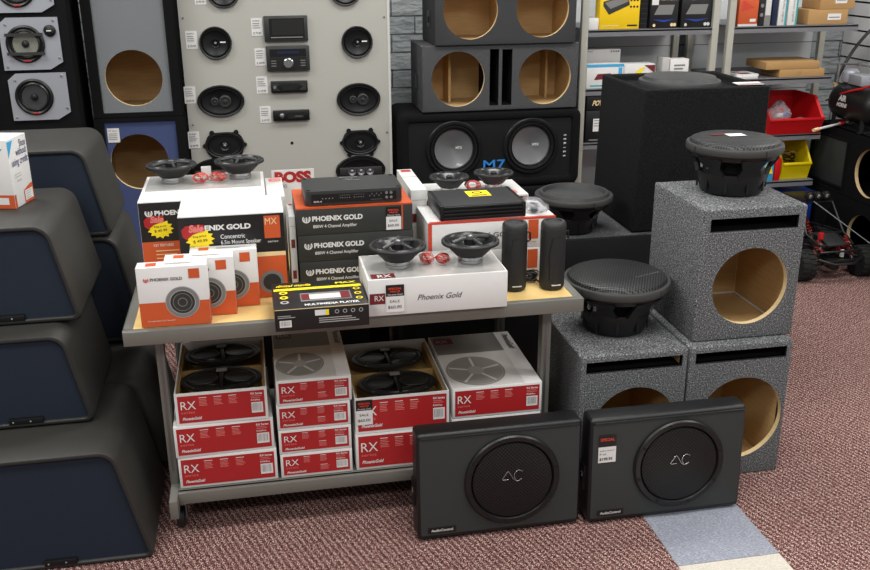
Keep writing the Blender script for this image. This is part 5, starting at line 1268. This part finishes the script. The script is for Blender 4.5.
# second level
carton('large plain white box on the middle shelf behind the small blue and white one', 1.852, S2, 0.225, 0.190, 0.10, 'offwhite', lambda mb, w, h, d, X: [mb.rect(w * (0.25 + 0.06 * k), w * (0.28 + 0.06 * k), h * 0.92, h * 0.96, 'ink', X, 0.001) for k in range(4)] and mb.rect(-w * 0.45, -w * 0.2, h * 0.94, h * 0.95, 'ink', X, 0.001), y=4.92)
def p_bluew(mb, w, h, d, X): mb.rect(-w / 2, w / 2, h * 0.88, h, 'cyan', X, 0.001); mb.rect(w * 0.36, w * 0.46, h * 0.2, h * 0.85, 'cyan', X, 0.001); mb.poly([(-w * 0.3, h * 0.35), (-w * 0.2, h * 0.6), (w * 0.15, h * 0.62), (w * 0.2, h * 0.4)], 'dkred', X, 0.001); mb.rect(-w * 0.4, w * 0.1, h * 0.08, h * 0.14, 'teal', X, 0.001)
carton('white and blue box on the middle shelf in front of the large white one', 1.843, S2, 0.205, 0.125, 0.09, 'white', p_bluew)
def p_ys(mb, w, h, d, X): mb.poly([(-w * 0.45, h * 0.3), (0, h * 0.8), (w * 0.2, h * 0.9), (-w * 0.1, h * 0.3)], 'yellow', X, 0.001); mb.poly([(w * 0.15, h * 0.95), (w * 0.5, h * 0.95), (w * 0.5, h * 0.6)], 'dkred', X, 0.001)
carton('white box with yellow swirl beside the blue and white box', 2.035, S2, 0.17, 0.120, 0.10, 'white', p_ys)
carton('small pair-labelled white box at the right of the left middle shelf', 2.260, S2, 0.105, 0.140, 0.08, 'white', lambda mb, w, h, d, X: (lines(mb, -w * 0.3, h * 0.8, w * 0.6, 4, 0.018, 'inkgrey', X), mb.rect(-w / 2, w / 2, h * 0.46, h * 0.48, 'inkdim', X, 0.001)))
carton('tiny frosted box left of the pair-labelled white box', 2.182, S2, 0.040, 0.150, 0.08, 'wrap')
# third level left
def p_dk(mb, w, h, d, X): mb.rect(-w * 0.3, w * 0.02, h * 0.35, h * 0.75, 'white', X, 0.001); lines(mb, -w * 0.27, h * 0.7, w * 0.25, 3, 0.014, 'ink', X, 0.003, 0.0015); mb.poly([(w * 0.1, h * 0.5), (w * 0.45, h * 0.65), (w * 0.4, h * 0.4)], 'dkred', X, 0.001); mb.rect(-w * 0.4, w * 0.4, h * 0.06, h * 0.1, 'inkgrey', X, 0.001)
carton('black box with white label on the lower shelf behind the tapered tower', 1.850, S3, 0.20, 0.17, 0.2, 'boxblack', p_dk)
carton('black box with gold lettering, on top of the white-labelled black box', 1.850, S3 + 0.172, 0.20, 0.075, 0.2, 'boxblack', lambda mb, w, h, d, X: mb.text('POWER', -w * 0.35, h * 0.35, h * 0.35, 'wood_edge', X, shear=0.3, bold=0.03, width=w * 0.5))
# second level right
carton('long brown cardboard box, lower of two on the right middle shelf', 2.985, S2R, 0.27, 0.042, 0.20, 'cardboard', lambda mb, w, h, d, X: mb.disc(-w * 0.05, h * 0.5, 0.014, 'cardinner', X, 0.001, 14), name='cardboard_box')
carton('long brown cardboard box, upper of two, pushed left, on the right middle shelf', 2.925, S2R + 0.043, 0.32, 0.040, 0.22, 'cardboard', None, name='cardboard_box')
mb = MB(); mb.box(-0.07, 0.07, 0, 0.16, 0, 0.012, 'offwhite'); mb.box(-0.05, 0.08, 0.01, 0.15, 0.012, 0.022, 'white'); mb.rect(-0.02, 0.05, 0.03, 0.08, 'dkred', TP(0, 0, 0.022)); mb.rect(-0.04, -0.01, 0.06, 0.12, 'inkgrey', TP(0, 0, 0.022)); mb.rect(0.0, 0.02, 0.1, 0.13, 'palered', TP(0, 0, 0.022))
o = mb.build('printed_leaflets'); o.location = (2.65, 4.81, S2R + 0.001); tag(o, 'pile of shiny printed leaflets at the left of the right middle shelf', 'leaflets')
mb = MB(); mb.add([(-0.05, -0.03, 0), (0.05, -0.035, 0), (0.06, 0.03, 0), (-0.045, 0.03, 0), (-0.05, -0.03, 0.002), (0.05, -0.035, 0.002), (0.06, 0.03, 0.002), (-0.045, 0.03, 0.002)], [(3, 2, 1, 0), (4, 5, 6, 7), (0, 1, 5, 4), (1, 2, 6, 5), (2, 3, 7, 6), (3, 0, 4, 7)], 'white'); mb.rect(-0.045, 0.05, -0.028, -0.015, 'red', TP(0, 0, 0.002))
o = mb.build('price_card'); o.location = (1.845, 3.335, 0.641 + 0.545 + 0.001); tag(o, 'white card with red edge lying on the right rim of the tapered tower', 'card')
# bins
def bin_(name, label, loc, w, d, h, m, rz=0):
    t = thing(name, label, 'bin', loc, rz)
    mb = MB(); e = 0.006
    V = [(-w / 2, 0, 0), (w / 2, 0, 0), (w / 2, d, 0), (-w / 2, d, 0), (-w / 2, -0.03, h * 0.45), (w / 2, -0.03, h * 0.45), (w / 2, d, h), (-w / 2, d, h), (-w / 2, d * 0.25, h), (w / 2, d * 0.25, h)]
    mb.add(V, [(3, 2, 1, 0), (0, 1, 5, 4), (2, 3, 7, 6), (1, 2, 6, 9, 5), (3, 0, 4, 8, 7)], m)
    k = 0.93
    V2 = [(v[0] * k, 0.012 + v[1] * 0.94 if v[1] > -0.01 else v[1] + 0.012, max(v[2], e)) for v in V]
    mb.add(V2, [(0, 1, 2, 3), (4, 5, 1, 0), (6, 7, 3, 2), (5, 9, 6, 2, 1), (7, 8, 4, 0, 3)], m)
    mb.add([V[4], V[5], V2[5], V2[4]], [(0, 1, 2, 3)], m); mb.add([V[5], V[9], V2[9], V2[5]], [(0, 1, 2, 3)], m); mb.add([V[9], V[6], V2[6], V2[9]], [(0, 1, 2, 3)], m)
    mb.add([V[8], V[4], V2[4], V2[8]], [(0, 1, 2, 3)], m); mb.add([V[7], V[8], V2[8], V2[7]], [(0, 1, 2, 3)], m); mb.add([V[6], V[7], V2[7], V2[6]], [(0, 1, 2, 3)], m)
    mb.build('bin_body', t); mb = MB(); mb.box(-w * 0.5, w * 0.5, -0.036, -0.028, h * 0.40, h * 0.47, m); mb.build('bin_lip', t, bevel=0.002)
    return t
bin_('parts_bin', 'red open-front parts bin with plastic bags on the shelf', (2.965, 4.80, S3 + 0.001), 0.33, 0.30, 0.20, 'binred')
def ex2(t):
    for q, (m_, a, b_) in enumerate((('blue', -0.03, 0.035), ('red', 0.02, 0.05), ('white', -0.01, 0.085), ('red', -0.015, 0.11), ('blue', 0.025, 0.09))):
        mb = MB(); mb.cbox((a, -0.02, b_), (0.04, 0.03, 0.022), m_); mb.build('packet', t, bevel=0.002)
bag('plastic_bag', 'crumpled clear bag with red and blue packets in the red bin', (2.925, 4.90, S3 + 0.012), (0.068, 0.05, 0.15), 11, ex2)
bag('plastic_bag', 'flat clear bag beside the crumpled one in the red bin', (3.065, 4.90, S3 + 0.010), (0.035, 0.06, 0.06), 12)
bin_('parts_bin', 'yellow open-front parts bin with coiled wire on the lower right shelf', (3.02, 4.83, 0.405 + 0.001), 0.175, 0.26, 0.22, 'binyellow')
t = thing('wire_bundle', 'black coiled wire inside the yellow bin', 'wire', (3.02, 4.93, 0.415)); mb = MB()
for k in range(6): mb.tube([(0.05 * cos(2 * pi * i / 14), 0.04 * sin(2 * pi * i / 14), 0.012 + 0.02 * k + 0.01 * sin(i * 1.3 + k)) for i in range(14)], 0.004, 'plastic', I4, 6, True)
mb.build('wire', t); mb = MB(); mb.tube([(0.0, 0, 0.12), (0.03, -0.03, 0.135), (0.05, -0.02, 0.12)], 0.003, 'cardboard', I4, 6); mb.build('bare_end', t)
for i, (lb, x, wz, m_) in enumerate((('blister pack with cyan and yellow print, left of the yellow bin', 2.835, 0.09, 'cyan'), ('bright red packet between the blister pack and the yellow bin', 2.905, 0.035, 'binred'))):
    t = thing('hanging_packet' if i == 0 else 'red_packet', lb, 'package', (x, 4.79 + 0.02, 0.406)); mb = MB()
    mb.box(-wz / 2, wz / 2, 0, 0.012, 0, 0.16 if i == 0 else 0.13, m_); mb.build('card', t, bevel=0.001)
    if i == 0: mb = MB(); X = FR(); mb.poly([(0.0, 0.05), (0.04, 0.04), (0.03, 0.09), (0.0, 0.1), (-0.02, 0.07)], 'yellow', X, 0.002); mb.rect(-0.04, 0.0, 0.12, 0.15, 'white', X, 0.001); mb.build('print', t)
t = thing('storage_tub', 'dark blue plastic tub under the yellow bin', 'tub', (3.02, 4.84, 0.101)); mb = MB(); mb.box(-0.15, 0.15, 0, 0.28, 0, 0.20, 'blue'); mb.box(-0.16, 0.16, -0.01, 0.29, 0.20, 0.225, 'blue'); mb.build('tub_body', t, bevel=0.006)
mb = MB(); mb.box(-0.05, 0.05, -0.016, -0.01, 0.13, 0.18, 'inkgrey'); mb.build('handle', t, bevel=0.004)

# ------------------------------------------------------------------ right: black boxes facing left
def side_box(label, x, y0, y1, z0, z1, holes, win=None):
    """hollow box whose holed face looks towards -X"""
    t = thing('black_speaker_box', label, 'speaker box', (x, y1, z0), -pi / 2, 'black carpeted boxes at the right edge')
    L = y1 - y0; h = z1 - z0
    # local +x runs towards -Y of the world, front (-y local) looks to -X of the world
    w = L
    c = thing_offset = w / 2
    mb = MB()
    outer = rectp(0, w, 0, h); hl = [circle(a, b_, r, 56) for (a, b_, r) in holes]
    mb.plate(outer, hl, 0.02, 'carpet_black', 'wood_edge', 'void', FR())
    d = 0.42
    V = [(0, 0.0, 0), (w, 0, 0), (w, d, 0), (0, d, 0), (0, 0, h), (w, 0, h), (w, d, h), (0, d, h)]
    F = [(3, 2, 1, 0), (4, 5, 6, 7), (1, 2, 6, 5), (2, 3, 7, 6), (3, 0, 4, 7)]
    mb.add(V, F, 'carpet_black')
    V = [(0.02, 0.02, .02), (w - .02, .02, .02), (w - .02, d - .02, .02), (.02, d - .02, .02), (.02, .02, h - .02), (w - .02, .02, h - .02), (w - .02, d - .02, h - .02), (.02, d - .02, h - .02)]
    mb.add(V, [tuple(reversed(f)) for f in F], 'carpet_black')
    mb.build('cabinet', t)
    if win:
        a, b_, c_, e_ = win
        mb = MB(); mb.box(a, b_, -0.006, -0.001, c_, e_, 'vinyl'); mb.build('side_panel', t, bevel=0.003)
        mb = MB()
        for (p, q, r_, s_) in ((a - .012, b_ + .012, e_, e_ + .012), (a - .012, b_ + .012, c_ - .012, c_), (a - .012, a, c_, e_), (b_, b_ + .012, c_, e_)): mb.box(p, q, -0.010, -0.001, r_, s_, 'carpet_black')
        mb.build('panel_frame', t)
    return t
side_box('black carpeted speaker box on the floor at the right edge, behind the toy truck', 3.205, 4.0, 4.98, 0.0, 0.355, [(0.57, 0.170, 0.12)])
side_box('black carpeted speaker box with dark panel at the right edge, upper one', 3.205, 4.0, 4.99, 0.357, 0.708, [(0.58, 0.165, 0.13)], (0.05, 0.36, 0.04, 0.29))

# ------------------------------------------------------------------ compressor
t = thing('air_compressor', 'black tank air compressor with silver pump on the black speaker box', 'air compressor', (3.295, 4.50, 0.710))
r = 0.105; L = 0.42
XT = T(0, L / 2 - 0.02, 0.135) @ Matrix.Rotation(pi / 2, 4, 'X')
mb = MB(); mb.lathe([(0.02, -0.23), (r * 0.6, -0.215), (r * 0.93, -0.17), (r, -0.14), (r, 0.14), (r * 0.93, 0.17), (r * 0.6, 0.215), (0.02, 0.23)], 'plastic', XT, 48); mb.build('tank', t)
for yy in (0.06, 0.32):
    mb = MB(); mb.box(-0.09, 0.09, yy - 0.012, yy + 0.012, 0.0, 0.006, 'matte'); mb.box(-0.08, -0.07, yy - 0.012, yy + 0.012, 0, 0.09, 'matte'); mb.box(0.07, 0.08, yy - 0.012, yy + 0.012, 0, 0.09, 'matte'); mb.build('foot', t)
mb = MB(); mb.lathe([(0.04, 0), (0.045, 0.005), (0.045, 0.06), (0.03, 0.075)], 'silver', T(-0.0, 0.33, 0.235), 28); mb.box(-0.045, 0.045, 0.16, 0.28, 0.235, 0.29, 'silver'); mb.build('pump', t, bevel=0.003)
mb = MB(); mb.tube([(-0.06, 0.36, 0.335), (0.0, 0.26, 0.34), (0.02, 0.16, 0.335), (0.03, 0.09, 0.29), (0.03, 0.08, 0.23)], 0.006, 'steel'); mb.lathe([(0.011, 0), (0.011, 0.02)], 'steel', T(0.0, 0.26, 0.33), 12); mb.lathe([(0.009, 0), (0.009, 0.1)], 'steel', T(-0.06, 0.36, 0.235), 12); mb.build('fittings', t)
mb = MB(); mb.tube([(-0.09, 0.30, 0.17), (-0.085, 0.20, 0.205), (-0.07, 0.10, 0.235), (-0.05, 0.06, 0.255)], 0.006, 'binred'); mb.tube([(-0.096, 0.30, 0.16), (-0.10, 0.38, 0.13)], 0.005, 'steel'); mb.cbox((-0.05, 0.05, 0.26), (0.022, 0.03, 0.022), 'binred'); mb.build('lever_handle', t)
mb = MB(); mb.text('AIR', -0.07, 0.018, 0.030, 'white', LF(-r - 0.002, 0.18, 0.135), 0.003, bold=0.05, shear=0.25, width=0.07); mb.text('HORNS', -0.08, -0.014, 0.020, 'white', LF(-r - 0.002, 0.18, 0.135), 0.003, bold=0.05, shear=0.25, width=0.09); mb.build('lettering', t)
mb = MB(); pts = []
for i in range(15):
    q = i / 14; pts.append((-0.04 + 0.30 * q ** 1.3, 0.40 - 0.02 * q, 0.22 + 0.36 * math.sin(q * pi / 2 * 0.95)))
mb.tube(pts, 0.009, 'rubber', I4, 10); mb.lathe([(0.013, 0), (0.013, 0.022)], 'wood_edge', T(-0.04, 0.40, 0.205), 12); mb.build('air_hose', t)
t = thing('parts_brush', 'white-handled tool with red end lying over the box corner below the compressor', 'tool', (3.215, 4.80, 0.722), 0)
mb = MB(); mb.tube([(-0.16, -0.10, -0.006), (0.02, -0.02, 0.002)], 0.007, 'white'); mb.build('handle', t)
mb = MB(); mb.tube([(-0.20, -0.118, -0.008), (-0.16, -0.10, -0.006)], 0.010, 'wood_edge'); mb.build('tip', t)
mb = MB(); mb.tube([(0.02, -0.02, 0.002), (0.065, 0.0, 0.004)], [0.012, 0.009], 'binred'); mb.tube([(0.065, 0.0, 0.004), (0.09, 0.01, 0.004)], 0.005, 'steel'); mb.build('head', t)

# ------------------------------------------------------------------ radio-controlled truck
t = thing('toy_truck', 'black and red radio-controlled rock truck with big tyres on the carpet', 'toy truck', (2.965, 4.285, 0), radians(1))
t.scale = (1.1, 1.1, 1.1)
def wheel(x, y):
    mb = MB(); X = T(x, y, 0.075) @ Matrix.Rotation(pi / 2, 4, 'Y')
    mb.lathe([(0.045, -0.038), (0.068, -0.036), (0.072, -0.028), (0.072, 0.028), (0.068, 0.036), (0.045, 0.038)], 'tyre', X, 36)
    for k in range(18):
        Q = X @ Matrix.Rotation(2 * pi * k / 18, 4, 'Z')
        mb.box(0.068, 0.0755, -0.007, 0.005, -0.036, -0.004, 'tyre', Q); mb.box(0.068, 0.0755, 0.003, 0.014, 0.004, 0.036, 'tyre', Q)
    o = mb.build('wheel', t)
    mb = MB(); mb.lathe([(0.044, -0.03), (0.03, -0.012), (0.012, -0.02), (0.012, 0.02), (0.03, 0.012), (0.044, 0.03)], 'softgrey', X, 20); mb.build('hub', o)
for x in (-0.155, 0.165):
    for y in (0.0, 0.34): wheel(x, y)
mb = MB(); mb.box(-0.05, 0.05, -0.03, 0.42, 0.085, 0.105, 'plastic'); mb.box(-0.10, 0.10, -0.085, -0.065, 0.095, 0.115, 'plastic'); mb.tube([(-0.12, -0.07, 0.12), (-0.05, -0.10, 0.10), (0.05, -0.10, 0.10), (0.12, -0.07, 0.12)], 0.007, 'plastic'); mb.tube([(-0.11, -0.06, 0.15), (0.11, -0.06, 0.15)], 0.006, 'plastic'); mb.build('chassis', t, bevel=0.002)
for y in (0.0, 0.34):
    mb = MB(); mb.tube([(-0.13, y, 0.075), (0.13, y, 0.075)], 0.012, 'plastic'); mb.lathe([(0.03, -0.03), (0.03, 0.03)], 'plastic', T(0, y, 0.075) @ Matrix.Rotation(pi / 2, 4, 'X'), 16); mb.build('axle', t)
for x in (-0.095, 0.10):
    for y in (0.0, 0.34):
        s_ = 1 if x > 0 else -1
        mb = MB(); p0 = Vector((x + 0.01 * s_, y, 0.09)); p1 = Vector((x - 0.03 * s_, y + 0.02, 0.20)); mb.tube([p0, p0.lerp(p1, 0.5)], 0.008, 'steel'); mb.tube([p0.lerp(p1, 0.4), p1], 0.009, 'dkred')
        pts = [p0.lerp(p1, 0.1 + 0.8 * i / 40) + Vector((0.012 * cos(i * 0.9), 0.012 * sin(i * 0.9), 0)) for i in range(40)]
        mb.tube(pts, 0.0022, 'redorange', I4, 5); mb.build('shock_absorber', t)
mb = MB()
for s_ in (-1, 1):
    mb.tube([(s_ * 0.09, -0.02, 0.17), (s_ * 0.10, 0.08, 0.20), (s_ * 0.085, 0.18, 0.33), (s_ * 0.08, 0.34, 0.33), (s_ * 0.09, 0.46, 0.19)], 0.006, 'plastic')
    mb.tube([(s_ * 0.10, 0.08, 0.20), (s_ * 0.09, 0.40, 0.17)], 0.006, 'plastic'); mb.tube([(s_ * 0.085, 0.18, 0.33), (s_ * 0.09, 0.24, 0.18)], 0.005, 'plastic')
for (y, z) in ((-0.02, 0.17), (0.08, 0.20), (0.18, 0.33), (0.34, 0.33), (0.46, 0.19)): mb.tube([(-0.09, y, z), (0.09, y, z)], 0.006, 'plastic')
for q in range(5): mb.tube([(-0.10 + 0.05 * q, -0.04, 0.13), (-0.08 + 0.04 * q, 0.10, 0.19 - 0.01 * (q % 2))], 0.004, 'plastic')
mb.tube([(-0.12, -0.02, 0.11), (0.12, 0.06, 0.16)], 0.004, 'plastic'); mb.tube([(0.12, -0.02, 0.11), (-0.12, 0.06, 0.16)], 0.004, 'plastic')
mb.build('roll_cage', t)
mb = MB(); mb.box(-0.085, 0.085, 0.18, 0.35, 0.337, 0.343, 'plastic'); mb.build('roof_panel', t, bevel=0.002)
mb = MB(); mb.add([(-0.05, -0.03, 0.165), (0.05, -0.03, 0.165), (0.055, 0.09, 0.195), (-0.055, 0.09, 0.195), (-0.05, -0.03, 0.175), (0.05, -0.03, 0.175), (0.055, 0.09, 0.205), (-0.055, 0.09, 0.205)], [(3, 2, 1, 0), (4, 5, 6, 7), (0, 1, 5, 4), (1, 2, 6, 5), (2, 3, 7, 6), (3, 0, 4, 7)], 'matte'); mb.build('body_panel', t, bevel=0.002)
mb = MB(); mb.tube([(-0.06, 0.0, 0.13), (-0.02, 0.05, 0.14), (0.05, 0.03, 0.135), (0.10, 0.06, 0.13)], 0.009, 'binred'); mb.cbox((0.0, 0.12, 0.13), (0.07, 0.06, 0.04), 'plastic'); mb.cbox((0.05, 0.06, 0.15), (0.02, 0.02, 0.02), 'dkred'); mb.cbox((-0.045, 0.03, 0.15), (0.02, 0.015, 0.03), 'white'); mb.cbox((0.03, -0.03, 0.13), (0.015, 0.012, 0.035), 'offwhite'); mb.lathe([(0.013, -0.013), (0.013, 0.013)], 'binred', T(-0.075, 0.0, 0.215), 16); mb.build('drive_parts', t)
for i in range(3):
    mb = MB(); X = T(-0.05 + 0.045 * i, 0.17, 0.365) @ Matrix.Rotation(pi / 2, 4, 'X'); mb.lathe([(0.012, -0.02), (0.020, -0.01), (0.021, 0.012), (0.018, 0.014)], 'plastic', X, 24); mb.lathe([(0.017, 0.010), (0.010, 0.0145), (0.0001, 0.016)], 'steel', X, 20, 1, False, False); mb.build('roof_lamp', t)
mb = MB(); mb.tube([(-0.03, 0.16, 0.34), (0.17, -0.10, 0.16)], 0.003, 'steeldull'); mb.build('antenna_rod', t)
